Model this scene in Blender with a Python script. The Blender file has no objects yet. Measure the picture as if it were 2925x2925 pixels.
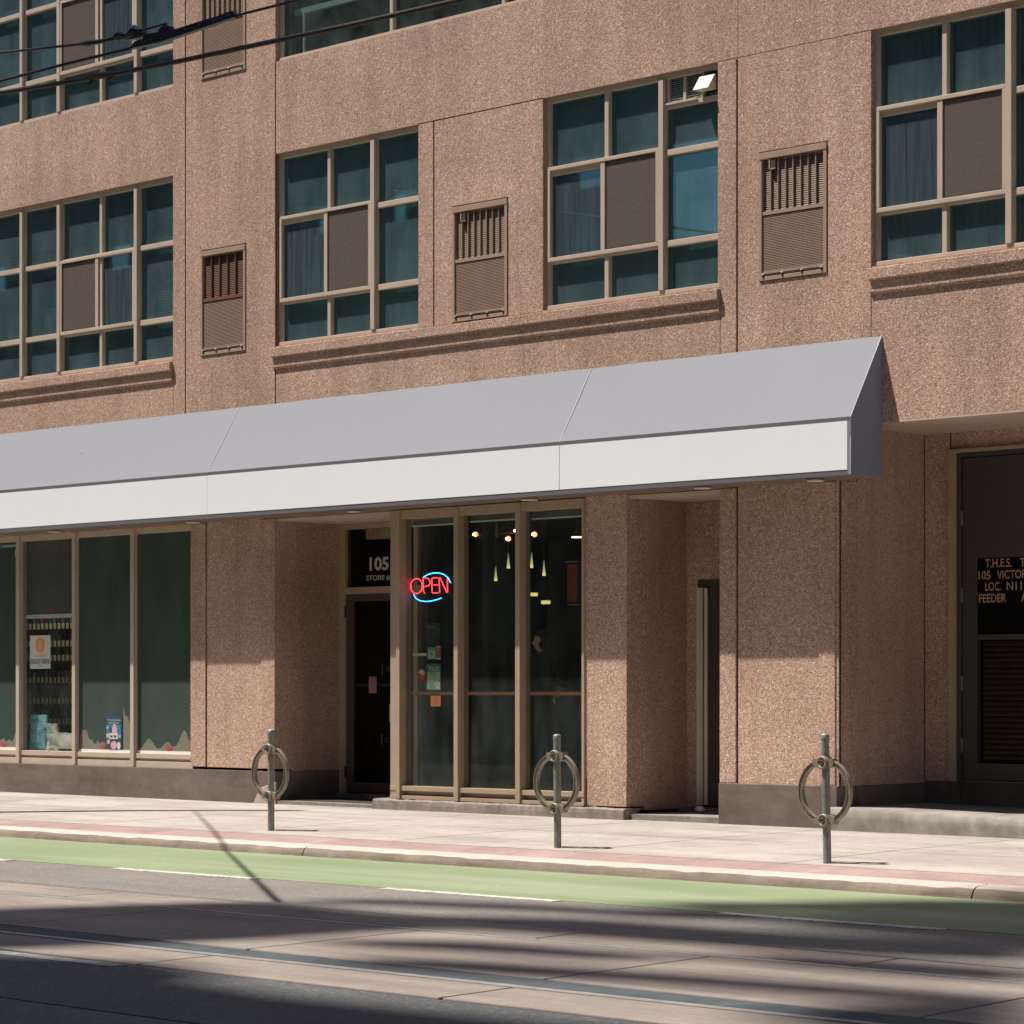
import bpy, bmesh, math, random
from mathutils import Vector, Matrix
random.seed(7)
R = math.radians
C = bpy.context.scene.collection
sc = bpy.context.scene

# ------------------------------------------------------------------ camera, light, exposure
cam = bpy.data.objects.new('camera', bpy.data.cameras.new('camera')); C.objects.link(cam)
cam.data.sensor_width = 36; cam.data.lens = 95.385
cam.data.shift_y = 0.1735
cam.data.clip_start = 0.1; cam.data.clip_end = 2000
cam.location = (0, -20.6, 1.29)
cam.rotation_euler = (R(90), 0, R(90 - 45.965))
sc.camera = cam
SUN = Vector((1.25, 1.0, -3.5)).normalized()
w = bpy.data.worlds.new('World'); sc.world = w; w.use_nodes = True
nt = w.node_tree; nt.nodes.clear()
sky = nt.nodes.new('ShaderNodeTexSky'); sky.sky_type = 'NISHITA'; sky.sun_disc = False
sky.sun_elevation = math.asin(3.5 / math.sqrt(1.25**2 + 1 + 3.5**2)); sky.sun_rotation = math.atan2(-1.25, -1.0)
bg = nt.nodes.new('ShaderNodeBackground'); bg.inputs[1].default_value = 0.062
wo = nt.nodes.new('ShaderNodeOutputWorld')
nt.links.new(sky.outputs[0], bg.inputs[0]); nt.links.new(bg.outputs[0], wo.inputs[0])
sl = bpy.data.lights.new('sun', 'SUN'); sl.energy = 4.6; sl.angle = R(0.5); sl.color = (1.0, 0.93, 0.84)
so = bpy.data.objects.new('sun', sl); C.objects.link(so); so.rotation_euler = SUN.to_track_quat('-Z', 'Y').to_euler()
so.location = (-20, -30, 60)
sc.view_settings.view_transform = 'Standard'; sc.view_settings.look = 'None'
sc.view_settings.gamma = 1; sc.view_settings.exposure = 0.87
sc.render.resolution_x = 1024; sc.render.resolution_y = 1024

# ------------------------------------------------------------------ materials
MATS = {}
def newmat(name):
    m = bpy.data.materials.new(name); m.use_nodes = True; MATS[name] = m
    n = m.node_tree.nodes; n.clear()
    return m, n, m.node_tree.links
def noise(n, l, vec, scale, detail=3, rough=.55):
    t = n.new('ShaderNodeTexNoise'); t.inputs['Scale'].default_value = scale
    t.inputs['Detail'].default_value = detail; t.inputs['Roughness'].default_value = rough
    l.new(vec, t.inputs['Vector']); return t
def ramp(n, l, fac, pts, interp='LINEAR'):
    r = n.new('ShaderNodeValToRGB'); r.color_ramp.interpolation = interp
    e = r.color_ramp.elements
    while len(e) < len(pts): e.new(.5)
    for i, (p, c) in enumerate(pts):
        e[i].position = p; e[i].color = (*c, 1) if len(c) == 3 else c
    l.new(fac, r.inputs[0]); return r
def mixc(n, l, fac, a, b, mode='MIX'):
    m = n.new('ShaderNodeMix'); m.data_type = 'RGBA'; m.blend_type = mode
    for s, v in ((m.inputs[0], fac), (m.inputs[6], a), (m.inputs[7], b)):
        if hasattr(v, 'links') or hasattr(v, 'is_linked'): l.new(v, s)
        elif isinstance(v, (int, float)): s.default_value = v
        else: s.default_value = (*v, 1)
    return m.outputs[2]
def pos(n, l, scale=(1, 1, 1)):
    g = n.new('ShaderNodeNewGeometry'); mp = n.new('ShaderNodeMapping'); mp.inputs['Scale'].default_value = scale
    l.new(g.outputs['Position'], mp.inputs['Vector']); return mp.outputs[0]
def out(n, l, sh):
    o = n.new('ShaderNodeOutputMaterial'); l.new(sh, o.inputs[0])
def bsdf(n, l, color, rough=.8, metal=0., bump=None, bstr=.3, bdist=.01, spec=.5):
    b = n.new('ShaderNodeBsdfPrincipled')
    if hasattr(color, 'links') or hasattr(color, 'is_linked'): l.new(color, b.inputs['Base Color'])
    else: b.inputs['Base Color'].default_value = (*color, 1)
    if isinstance(rough, (int, float)): b.inputs['Roughness'].default_value = rough
    else: l.new(rough, b.inputs['Roughness'])
    b.inputs['Metallic'].default_value = metal
    b.inputs['Specular IOR Level'].default_value = spec
    if bump is not None:
        bp = n.new('ShaderNodeBump'); bp.inputs['Strength'].default_value = bstr; bp.inputs['Distance'].default_value = bdist
        l.new(bump, bp.inputs['Height']); l.new(bp.outputs[0], b.inputs['Normal'])
    return b.outputs[0]
def plain(name, color, rough=.6, metal=0., var=.12, scale=3., bump=0., spec=.5):
    """one colour with soft wear"""
    m, n, l = newmat(name); p = pos(n, l)
    t = noise(n, l, p, scale, 5, .6); t2 = noise(n, l, p, scale * 14, 2)
    a = tuple(max(0, c * (1 - var)) for c in color); b = tuple(c * (1 + var) for c in color)
    c1 = ramp(n, l, t.outputs[0], [(.3, a), (.7, b)]).outputs[0]
    c2 = mixc(n, l, min(.12, var), c1, t2.outputs[0], 'OVERLAY')
    out(n, l, bsdf(n, l, c2, rough, metal, t2.outputs[0] if bump else None, bump, .004, spec)); return m
def emit(name, color, strength):
    m, n, l = newmat(name); e = n.new('ShaderNodeEmission')
    e.inputs[0].default_value = (*color, 1); e.inputs[1].default_value = strength; out(n, l, e.outputs[0]); return m

def aggregate(name, k=1.0, warm=1.0):
    m, n, l = newmat(name); p = pos(n, l)
    wn = noise(n, l, p, 40, 2); 
    dv = n.new('ShaderNodeMix'); dv.data_type = 'VECTOR'; dv.inputs[0].default_value = .008
    l.new(p, dv.inputs[4]); l.new(wn.outputs['Color'], dv.inputs[5])
    v = n.new('ShaderNodeTexVoronoi'); v.inputs['Scale'].default_value = 86; l.new(dv.outputs[1], v.inputs['Vector'])
    sep = n.new('ShaderNodeSeparateColor'); l.new(v.outputs['Color'], sep.inputs[0])
    pal = [(0, (.25, .145, .105)), (.2, (.345, .212, .160)), (.42, (.415, .262, .200)), (.6, (.375, .262, .205)), (.8, (.45, .315, .245)), (.93, (.51, .375, .295)), (1, (.60, .50, .42))]
    pal = [(a, (c[0] * k * .98, c[1] * k * 1.015, c[2] * k * 1.045)) for a, c in pal]
    col = ramp(n, l, sep.outputs[0], pal).outputs[0]
    gap = ramp(n, l, v.outputs['Distance'], [(.35, (1, 1, 1)), (.75, (.55, .48, .43))]).outputs[0]
    c1 = mixc(n, l, .7, col, gap, 'MULTIPLY')
    big = noise(n, l, p, .55, 4, .6); bc = ramp(n, l, big.outputs[0], [(.3, (.80, .79, .78)), (.7, (1.08, 1.07, 1.06))]).outputs[0]
    c2 = mixc(n, l, 1., c1, bc, 'MULTIPLY')
    pv = n.new('ShaderNodeTexVoronoi'); pv.inputs['Scale'].default_value = .42; l.new(pos(n, l, (1, .3, 1.5)), pv.inputs['Vector']); pv.feature = 'SMOOTH_F1'; pv.inputs['Smoothness'].default_value = .6
    ps_ = n.new('ShaderNodeSeparateColor'); l.new(pv.outputs['Color'], ps_.inputs[0])
    c2 = mixc(n, l, 1., c2, ramp(n, l, ps_.outputs[0], [(.2, (.93, .92, .91)), (.8, (1.04, 1.05, 1.06))]).outputs[0], 'MULTIPLY')
    ps = pos(n, l, (2.2, 2.2, .18)); st = noise(n, l, ps, 1.6, 4, .65)
    sc_ = ramp(n, l, st.outputs[0], [(.36, (.84, .82, .80)), (.55, (1, 1, 1))]).outputs[0]
    c3 = mixc(n, l, .8, c2, sc_, 'MULTIPLY')
    h = n.new('ShaderNodeMath'); h.operation = 'MULTIPLY_ADD'; h.inputs[1].default_value = -1.; l.new(v.outputs['Distance'], h.inputs[0]); l.new(sep.outputs[1], h.inputs[2])
    out(n, l, bsdf(n, l, c3, .85, 0, h.outputs[0], .42, .005, .25)); return m
M_wall = aggregate('exposed_aggregate_panel', 1.38)

def concrete(name, a, b, scale=1.2, rough=.85, crack=0., speck=.25, streak=None, bump=.25):
    m, n, l = newmat(name); p = pos(n, l)
    t = noise(n, l, p, scale, 7, .62)
    c = ramp(n, l, t.outputs[0], [(.28, a), (.72, b)]).outputs[0]
    t2 = noise(n, l, p, 90, 2); c = mixc(n, l, speck, c, t2.outputs[0], 'OVERLAY')
    t3 = noise(n, l, p, 9, 5, .7); c = mixc(n, l, speck * .9, c, t3.outputs[0], 'OVERLAY')
    if streak:
        ps = pos(n, l, streak); s = noise(n, l, ps, 1.5, 6, .65)
        r = ramp(n, l, s.outputs[0], [(.38, (.72, .70, .68)), (.6, (1.05, 1.05, 1.05))]).outputs[0]
        c = mixc(n, l, .75, c, r, 'MULTIPLY')
    out(n, l, bsdf(n, l, c, rough, 0, t2.outputs[0], bump, .004, .35)); return m
M_plinth = concrete('plinth_concrete', (.115, .088, .074), (.19, .15, .13), 2.2, .9, streak=(.6, .6, 2.5))
M_patch = concrete('patched_render', (.33, .27, .23), (.46, .39, .34), 5, .9)
M_walk = concrete('sidewalk_concrete', (.295, .263, .238), (.365, .33, .30), .8, .88, streak=(.25, 1.3, 1))
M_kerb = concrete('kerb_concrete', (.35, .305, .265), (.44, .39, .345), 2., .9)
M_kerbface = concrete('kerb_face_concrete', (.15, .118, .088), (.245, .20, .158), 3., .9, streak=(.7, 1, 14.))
M_track = concrete('track_concrete', (.175, .146, .126), (.24, .205, .180), .7, .85, streak=(.25, 2.2, 1))
M_step = concrete('raised_step_concrete', (.13, .115, .10), (.30, .27, .245), 4., .9, bump=.6)
M_soffit = plain('painted_soffit', (.50, .38, .31), .8, 0, .06, 1.5)

def walk_stains():
    m = MATS['sidewalk_concrete']; n = m.node_tree.nodes; l = m.node_tree.links; b = next(x for x in n if x.type == 'BSDF_PRINCIPLED')
    src = b.inputs['Base Color'].links[0].from_socket; p = pos(n, l)
    v = n.new('ShaderNodeTexVoronoi'); v.inputs['Scale'].default_value = 1.7; l.new(p, v.inputs['Vector'])
    d = ramp(n, l, v.outputs['Distance'], [(.030, (.55, .52, .50)), (.045, (1, 1, 1))]).outputs[0]
    t = noise(n, l, p, 1.9, 8, .75); d2 = ramp(n, l, t.outputs[0], [(.36, (.80, .77, .75)), (.47, (1, 1, 1))]).outputs[0]
    c = mixc(n, l, .8, src, d, 'MULTIPLY'); c = mixc(n, l, .6, c, d2, 'MULTIPLY'); l.new(c, b.inputs['Base Color'])
walk_stains()
def asphalt(name, a, b, worn=.5):
    m, n, l = newmat(name); p = pos(n, l)
    t = noise(n, l, p, .6, 6, .6); c = ramp(n, l, t.outputs[0], [(.3, a), (.7, b)]).outputs[0]
    v = n.new('ShaderNodeTexVoronoi'); v.inputs['Scale'].default_value = 52; l.new(p, v.inputs['Vector'])
    sp = n.new('ShaderNodeSeparateColor'); l.new(v.outputs['Color'], sp.inputs[0])
    g = ramp(n, l, sp.outputs[0], [(0, (.62, .62, .62)), (.7, (1, 1, 1)), (.93, (1.25, 1.22, 1.2)), (1, (1.9, 1.85, 1.8))]).outputs[0]
    c = mixc(n, l, worn, c, g, 'MULTIPLY')
    ps = pos(n, l, (.12, 1.6, 1)); s = noise(n, l, ps, 1.3, 5, .6)
    r = ramp(n, l, s.outputs[0], [(.35, (.82, .82, .83)), (.65, (1.08, 1.07, 1.05))]).outputs[0]
    c = mixc(n, l, .8, c, r, 'MULTIPLY')
    out(n, l, bsdf(n, l, c, .82, 0, v.outputs['Distance'], .35, .004, .35)); return m
M_asph = asphalt('worn_asphalt', (.136, .124, .113), (.174, .159, .145))
M_asph2 = asphalt('dark_asphalt', (.050, .053, .056), (.080, .082, .084), .85)
M_asph3 = asphalt('patched_asphalt', (.070, .072, .074), (.10, .10, .10), .85)
def green():
    m, n, l = newmat('green_lane_paint'); p = pos(n, l)
    t = noise(n, l, p, .5, 6, .65); c = ramp(n, l, t.outputs[0], [(.3, (.130, .178, .082)), (.7, (.185, .225, .122))]).outputs[0]
    ps = pos(n, l, (.10, 1.4, 1)); s = noise(n, l, ps, 1.1, 5, .6)
    c = mixc(n, l, ramp(n, l, s.outputs[0], [(.48, (0, 0, 0)), (.78, (.8, .8, .8))]).outputs[0], c, (.27, .29, .205))
    v = noise(n, l, p, 60, 3); wear = ramp(n, l, v.outputs[0], [(.6, (0, 0, 0)), (.72, (.5, .5, .5))]).outputs[0]
    c = mixc(n, l, wear, c, (.24, .235, .19))
    vv = n.new('ShaderNodeTexVoronoi'); vv.inputs['Scale'].default_value = 2.6; l.new(p, vv.inputs['Vector'])
    dot = ramp(n, l, vv.outputs['Distance'], [(.022, (1, 1, 1)), (.03, (0, 0, 0))]).outputs[0]
    c = mixc(n, l, dot, c, (.62, .6, .5))
    out(n, l, bsdf(n, l, c, .75, 0, v.outputs[0], .25, .003)); return m
M_green = green()
def worn_paint():
    m, n, l = newmat('worn_white_paint'); p = pos(n, l)
    v = noise(n, l, p, 16, 5, .7); f = ramp(n, l, v.outputs[0], [(.36, (0, 0, 0)), (.52, (1, 1, 1))]).outputs[0]
    c = mixc(n, l, f, (.20, .19, .175), (.50, .48, .43))
    out(n, l, bsdf(n, l, c, .7)); return m
M_line = worn_paint()
def brick():
    m, n, l = newmat('red_paver_strip'); g = n.new('ShaderNodeNewGeometry')
    b = n.new('ShaderNodeTexBrick'); b.inputs['Scale'].default_value = 1; b.inputs['Brick Width'].default_value = .62; b.inputs['Row Height'].default_value = .44
    b.inputs['Mortar Size'].default_value = .006; b.offset = 0
    b.inputs['Color1'].default_value = (.25, .172, .150, 1); b.inputs['Color2'].default_value = (.285, .205, .180, 1); b.inputs['Mortar'].default_value = (.2, .14, .12, 1)
    mp = n.new('ShaderNodeMapping'); mp.inputs['Location'].default_value = (0, 4.03, 0); mp.inputs['Rotation'].default_value = (0, 0, 0)
    l.new(g.outputs['Position'], mp.inputs[0]); l.new(mp.outputs[0], b.inputs['Vector'])
    t = noise(n, l, g.outputs['Position'], 2.5, 6, .65)
    c = mixc(n, l, .5, b.outputs[0], t.outputs[0], 'OVERLAY')
    out(n, l, bsdf(n, l, c, .85)); return m
M_brick = brick()

M_frame = plain('tan_window_metal', (.47, .375, .30), .5, .0, .07, 4)
M_frame2 = plain('ochre_shopfront_metal', (.36, .27, .185), .45, .0, .08, 4)
M_darkmetal = plain('dark_bronze_metal', (.055, .042, .034), .45, 0, .15, 5)
M_sealant = plain('joint_sealant', (.02, .014, .011), .9)
M_vent = plain('tan_vent_metal', (.33, .225, .165), .55, 0, .08, 6)
M_ventred = plain('rust_brown_vent_metal', (.155, .058, .032), .55, 0, .12, 6)
M_ventin = plain('dark_vent_interior', (.035, .024, .018), .8)
M_awn = plain('grey_vinyl_canopy', (.197, .203, .236), .75, 0, .012, .35, spec=.25)
M_awnside = plain('grey_vinyl_canopy_end', (.22, .23, .285), .75, 0, .03, .7, spec=.25)
M_fascia = plain('white_sign_panel', (.76, .785, .81), .5, 0, .008, .4)
M_awntrim = plain('grey_awning_trim', (.125, .122, .135), .45, 0, .05, 2)
M_awnsoff = plain('brown_awning_soffit', (.17, .125, .095), .8, 0, .1, 2)
M_seam = plain('pale_seam', (.55, .55, .58), .5)
M_white = plain('white_plastic', (.75, .73, .68), .4, 0, .03)
M_galv = plain('galvanised_steel', (.22, .225, .215), .45, .35, .25, 22)
M_cast = plain('cast_ring_metal', (.22, .185, .145), .5, .25, .14, 30)
M_castdark = plain('dark_cast_metal', (.055, .045, .035), .8)
M_rail = plain('worn_rail_steel', (.235, .225, .215), .45, .2, .2, 8)
M_groove = plain('rail_groove', (.03, .027, .025), .9)
M_bluestrip = concrete('blue_grey_rail_bedding', (.032, .043, .052), (.062, .074, .082), 6, .8, bump=.6)
M_wire = plain('overhead_wire', (.035, .03, .028), .6)
M_cable = plain('weathered_cable', (.085, .065, .055), .7, 0, .3, 40)
M_insul = plain('dark_insulator', (.012, .022, .032), .4)
M_door = plain('grey_brown_steel_door', (.046, .043, .038), .5, 0, .07, 1.2)
M_black = plain('black_panel', (.004, .004, .004), .9, 0, .1, spec=.05)
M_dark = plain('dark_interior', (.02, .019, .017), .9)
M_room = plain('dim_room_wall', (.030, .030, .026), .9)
M_wood = plain('orange_wood_bar', (.50, .20, .09), .5, 0, .15, 9)
M_brass = plain('aged_brass', (.25, .16, .08), .35, .7)
M_ext = plain('opposite_stone', (.17, .155, .14), .8, 0, .15, .3)
M_extglass = plain('opposite_glass', (.03, .05, .055), .12, .0, .2, .5)

def glass(name, tint, film, film_lo, film_hi, refl=(1, 1, 1), rough=.02, streak=(6, 6, .8), ior=1.45, nscale=1.5):
    m, n, l = newmat(name)
    tr = n.new('ShaderNodeBsdfTransparent'); tr.inputs[0].default_value = (*tint, 1)
    di = n.new('ShaderNodeBsdfDiffuse'); di.inputs[0].default_value = (*film, 1)
    p = pos(n, l, streak); t = noise(n, l, p, nscale, 6, .65)
    f = ramp(n, l, t.outputs[0], [(.32, (film_lo,) * 3), (.72, (film_hi,) * 3)]).outputs[0]
    m1 = n.new('ShaderNodeMixShader'); l.new(f, m1.inputs[0]); l.new(tr.outputs[0], m1.inputs[1]); l.new(di.outputs[0], m1.inputs[2])
    gl = n.new('ShaderNodeBsdfGlossy'); gl.inputs[0].default_value = (*refl, 1); gl.inputs[1].default_value = rough
    fr = n.new('ShaderNodeFresnel'); fr.inputs[0].default_value = ior
    ge = n.new('ShaderNodeNewGeometry'); inv = n.new('ShaderNodeMath'); inv.operation = 'SUBTRACT'; inv.inputs[0].default_value = 1; l.new(ge.outputs['Backfacing'], inv.inputs[1])
    mu = n.new('ShaderNodeMath'); mu.operation = 'MULTIPLY'; l.new(fr.outputs[0], mu.inputs[0]); l.new(inv.outputs[0], mu.inputs[1])
    m2 = n.new('ShaderNodeMixShader'); l.new(mu.outputs[0], m2.inputs[0]); l.new(m1.outputs[0], m2.inputs[1]); l.new(gl.outputs[0], m2.inputs[2])
    out(n, l, m2.outputs[0]); return m
G_up = glass('teal_tinted_glass', (.53, .67, .69), (.17, .25, .285), .14, .34, (.27, .68, .68), streak=(2.5, 2.5, .9), ior=2.25)
G_sash = glass('blue_dusty_glass', (.40, .56, .64), (.13, .18, .21), .18, .50, (.34, .72, .78), streak=(16, 16, .7), ior=2.0)
G_clear = glass('clear_third_floor_glass', (.70, .80, .78), (.12, .16, .155), .04, .26, (.7, .9, .9), streak=(2, 2, 2))
G_film = glass('dark_green_film_glass', (.10, .14, .125), (.078, .108, .092), .62, .85, (.6, .85, .78), .05, (1.6, 1.6, .6))
G_shop = glass('shop_glass', (.91, .935, .915), (.17, .20, .185), .015, .10, (.7, .8, .78), .01, (3, 3, 1.2))
G_door = glass('dark_door_glass', (.74, .74, .70), (.02, .02, .018), .03, .10, (.5, .5, .48))
def screenmat():
    m, n, l = newmat('insect_screen_mesh')
    p = pos(n, l); t = noise(n, l, pos(n, l, (1, 1, 30)), 6, 3)
    c = ramp(n, l, t.outputs[0], [(.3, (.135, .108, .098)), (.7, (.165, .135, .122))]).outputs[0]
    d = n.new('ShaderNodeBsdfDiffuse'); l.new(c, d.inputs[0]); tr = n.new('ShaderNodeBsdfTransparent')
    m1 = n.new('ShaderNodeMixShader'); m1.inputs[0].default_value = .72
    l.new(tr.outputs[0], m1.inputs[1]); l.new(d.outputs[0], m1.inputs[2]); out(n, l, m1.outputs[0]); return m
M_screen = screenmat()
M_blind = plain('roller_blind_cloth', (.50, .56, .58), .9, 0, .05, 1.2)
M_slat = plain('venetian_slat', (.55, .62, .62), .6, 0, .05)
M_vslat = plain('vertical_blind_slat', (.30, .36, .35), .8, 0, .1)

# ------------------------------------------------------------------ mesh helpers
def props(o, label=None, cat=None, group=None, kind=None):
    if label: o['label'] = label
    if cat: o['category'] = cat
    if group: o['group'] = group
    if kind: o['kind'] = kind
    return o
def link(name, me, mat, parent=None, loc=None):
    o = bpy.data.objects.new(name, me); C.objects.link(o)
    if mat is not None and not me.materials: me.materials.append(mat)
    if parent is not None:
        o.parent = parent
    if loc is not None: o.location = loc
    return o
SPLIT = {'recess_wall', 'pier_strip', 'recess_floor', 'clip', 'hinge', 'bolt', 'lock', 'pull_handle', 'ground_floor_wall', 'joint_sealant', 'recess_soffit', 'end_wall', 'blind_rail', 'roller_blind',
         'sill_strip', 'filmed_glass', 'inner_post', 'seam', 'scratch', 'leg', 'hanging_wire', 'letter_tubes', 'arc_tubes', 'door_leaf', 'printed_lines', 'rail_bar', 'stencil_bridge', 'glass_pane', 'pink_shapes', 'cord', 'arm', 'plinth', 'sensor_bracket', 'vent_frame'}
TWINS = {}; BN = [0]
class MB:
    def __init__(s): s.v = []; s.f = []; s.sm = []
    def add(s, vs, fs, smooth=False):
        b = len(s.v); s.v += [tuple(v) for v in vs]; s.f += [tuple(i + b for i in f) for f in fs]; s.sm += [smooth] * len(fs); return s
    def box(s, x0, x1, y0, y1, z0, z1):
        if x1 - x0 < 12 and min(x1 - x0, y1 - y0, z1 - z0) > .008:   # hair-line differences so that flush faces never coincide
            BN[0] += 1; e = ((BN[0] * 37) % 11) * .00016; x0 += e; x1 -= e; y0 += e; y1 -= e; z0 += e; z1 -= e
        return s.add([(x0, y0, z0), (x1, y0, z0), (x1, y1, z0), (x0, y1, z0), (x0, y0, z1), (x1, y0, z1), (x1, y1, z1), (x0, y1, z1)],
              [(0, 3, 2, 1), (4, 5, 6, 7), (0, 1, 5, 4), (1, 2, 6, 5), (2, 3, 7, 6), (3, 0, 4, 7)])
    def hexa(s, vs): # 8 corners, bottom 4 then top 4
        return s.add(vs, [(0, 3, 2, 1), (4, 5, 6, 7), (0, 1, 5, 4), (1, 2, 6, 5), (2, 3, 7, 6), (3, 0, 4, 7)])
    def prism(s, poly, axis, a, b):
        """poly 2D extruded along axis between a and b. axis x: poly=(y,z); y: (x,z); z: (x,y)"""
        def p(q, t): return {'x': (t, q[0], q[1]), 'y': (q[0], t, q[1]), 'z': (q[0], q[1], t)}[axis]
        n = len(poly); vs = [p(q, a) for q in poly] + [p(q, b) for q in poly]
        return s.add(vs, [tuple(range(n))[::-1], tuple(range(n, 2 * n))] + [(i, (i + 1) % n, (i + 1) % n + n, i + n) for i in range(n)])
    def tube(s, pts, r, n=8, closed=False, caps=True):
        pts = [Vector(p) for p in pts]; rr = r if isinstance(r, (list, tuple)) else [r] * len(pts)
        rings = []; N = len(pts); up = None
        for i, p in enumerate(pts):
            if closed: t = pts[(i + 1) % N] - pts[i - 1]
            else: t = pts[min(i + 1, N - 1)] - pts[max(i - 1, 0)]
            t.normalize()
            if up is None:
                up = Vector((0, 0, 1)) if abs(t.z) < .9 else Vector((0, 1, 0))
            a = t.cross(up).normalized(); b = a.cross(t).normalized(); up = b
            rings.append([p + (a * math.cos(2 * math.pi * k / n) + b * math.sin(2 * math.pi * k / n)) * rr[i] for k in range(n)])
        vs = [v for r_ in rings for v in r_]; fs = []
        for i in range(N if closed else N - 1):
            j = (i + 1) % N
            for k in range(n): fs.append((i * n + k, j * n + k, j * n + (k + 1) % n, i * n + (k + 1) % n))
        s.add(vs, fs, True)
        if caps and not closed:
            s.add(rings[0], [tuple(range(n))]); s.add(rings[-1], [tuple(range(n))[::-1]])
        return s
    def lathe(s, prof, c=(0, 0, 0), n=24, axis='z', smooth=True):
        vs = []; fs = []
        for r, h in prof:
            for k in range(n):
                a = 2 * math.pi * k / n; x, y = r * math.cos(a), r * math.sin(a)
                q = {'z': (x, y, h), 'y': (x, h, y), 'x': (h, x, y)}[axis]
                vs.append((c[0] + q[0], c[1] + q[1], c[2] + q[2]))
        for i in range(len(prof) - 1):
            for k in range(n): fs.append((i * n + k, i * n + (k + 1) % n, (i + 1) * n + (k + 1) % n, (i + 1) * n + k))
        s.add(vs, fs, smooth)
        s.add(vs[:n], [tuple(range(n))[::-1]]); s.add(vs[-n:], [tuple(range(n))]); return s
    def pieces(s):
        key = {}; par = list(range(len(s.v)))
        def find(i):
            while par[i] != i: par[i] = par[par[i]]; i = par[i]
            return i
        for i, v in enumerate(s.v):
            k = tuple(round(c, 4) for c in v)
            if k in key: par[find(i)] = find(key[k])
            else: key[k] = i
        for f in s.f:
            for i in f[1:]: par[find(i)] = find(f[0])
        groups = {}
        for n_, f in enumerate(s.f): groups.setdefault(find(f[0]), []).append(n_)
        res = []
        for fs in groups.values():
            m = MB(); mp = {}
            for n_ in fs:
                q = []
                for i in s.f[n_]:
                    if i not in mp: mp[i] = len(m.v); m.v.append(s.v[i])
                    q.append(mp[i])
                m.f.append(tuple(q)); m.sm.append(s.sm[n_])
            res.append(m)
        return res
    def build(s, name, mat, parent=None, bevel=0, loc=None):
        if name in SPLIT:
            s_ = s.pieces()
            if len(s_) > 1:
                obs = [m.build1(name, mat, parent, bevel, loc) for m in s_]
                TWINS[obs[0].name] = obs[1:]
                return obs[0]
        return s.build1(name, mat, parent, bevel, loc)
    def build1(s, name, mat, parent=None, bevel=0, loc=None):
        me = bpy.data.meshes.new(name); me.from_pydata(s.v, [], s.f); me.update()
        for p, q in zip(me.polygons, s.sm): p.use_smooth = q
        o = link(name, me, mat, parent, loc)
        if bevel:
            b = o.modifiers.new('bevel', 'BEVEL'); b.width = bevel; b.segments = 2; b.limit_method = 'ANGLE'; b.angle_limit = R(40)
        return o
def empty(name, loc=(0, 0, 0)):
    o = bpy.data.objects.new(name, None); C.objects.link(o); o.location = loc; o.empty_display_size = .2; return o
def thing(name, label, cat, loc=(0, 0, 0), group=None):
    return props(empty(name, loc), label, cat, group)
_tc = {}
def text_geo(txt, size=1.0, bold=0.):
    key = (txt, bold)
    if key not in _tc:
        cu = bpy.data.curves.new('t', 'FONT'); cu.body = txt; cu.size = 1.0; cu.offset = bold; cu.resolution_u = 3
        o = bpy.data.objects.new('t', cu); C.objects.link(o)
        dg = bpy.context.evaluated_depsgraph_get(); me = o.evaluated_get(dg).to_mesh()
        vs = [tuple(v.co) for v in me.vertices]; fs = [tuple(p.vertices) for p in me.polygons]
        o.evaluated_get(dg).to_mesh_clear(); bpy.data.objects.remove(o); bpy.data.curves.remove(cu)
        _tc[key] = (vs, fs)
    vs, fs = _tc[key]
    return [(x * size, y * size) for x, y, z in vs], fs
def text_into(mb, txt, x, y, z, h, width=None, bold=0., slant=0.):
    """lettering facing -Y with cap height h, lower left at (x,z), optionally fitted to width"""
    vs, fs = text_geo(txt, 1.0, bold)
    if not vs: return mb
    x0 = min(v[0] for v in vs); x1 = max(v[0] for v in vs); y0 = 0; y1 = .70
    sy = h / (y1 - y0); sx = sy if width is None else width / (x1 - x0)
    mb.add([(x + (vx - x0) * sx + (vy) * sy * slant, y, z + vy * sy) for vx, vy in vs], fs); return mb
def arc(cx, cz, r, a0, a1, n, y, rz=None):
    rz = rz or r
    return [(cx + r * math.cos(R(a0 + (a1 - a0) * i / n)), y, cz + rz * math.sin(R(a0 + (a1 - a0) * i / n))) for i in range(n + 1)]

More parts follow.
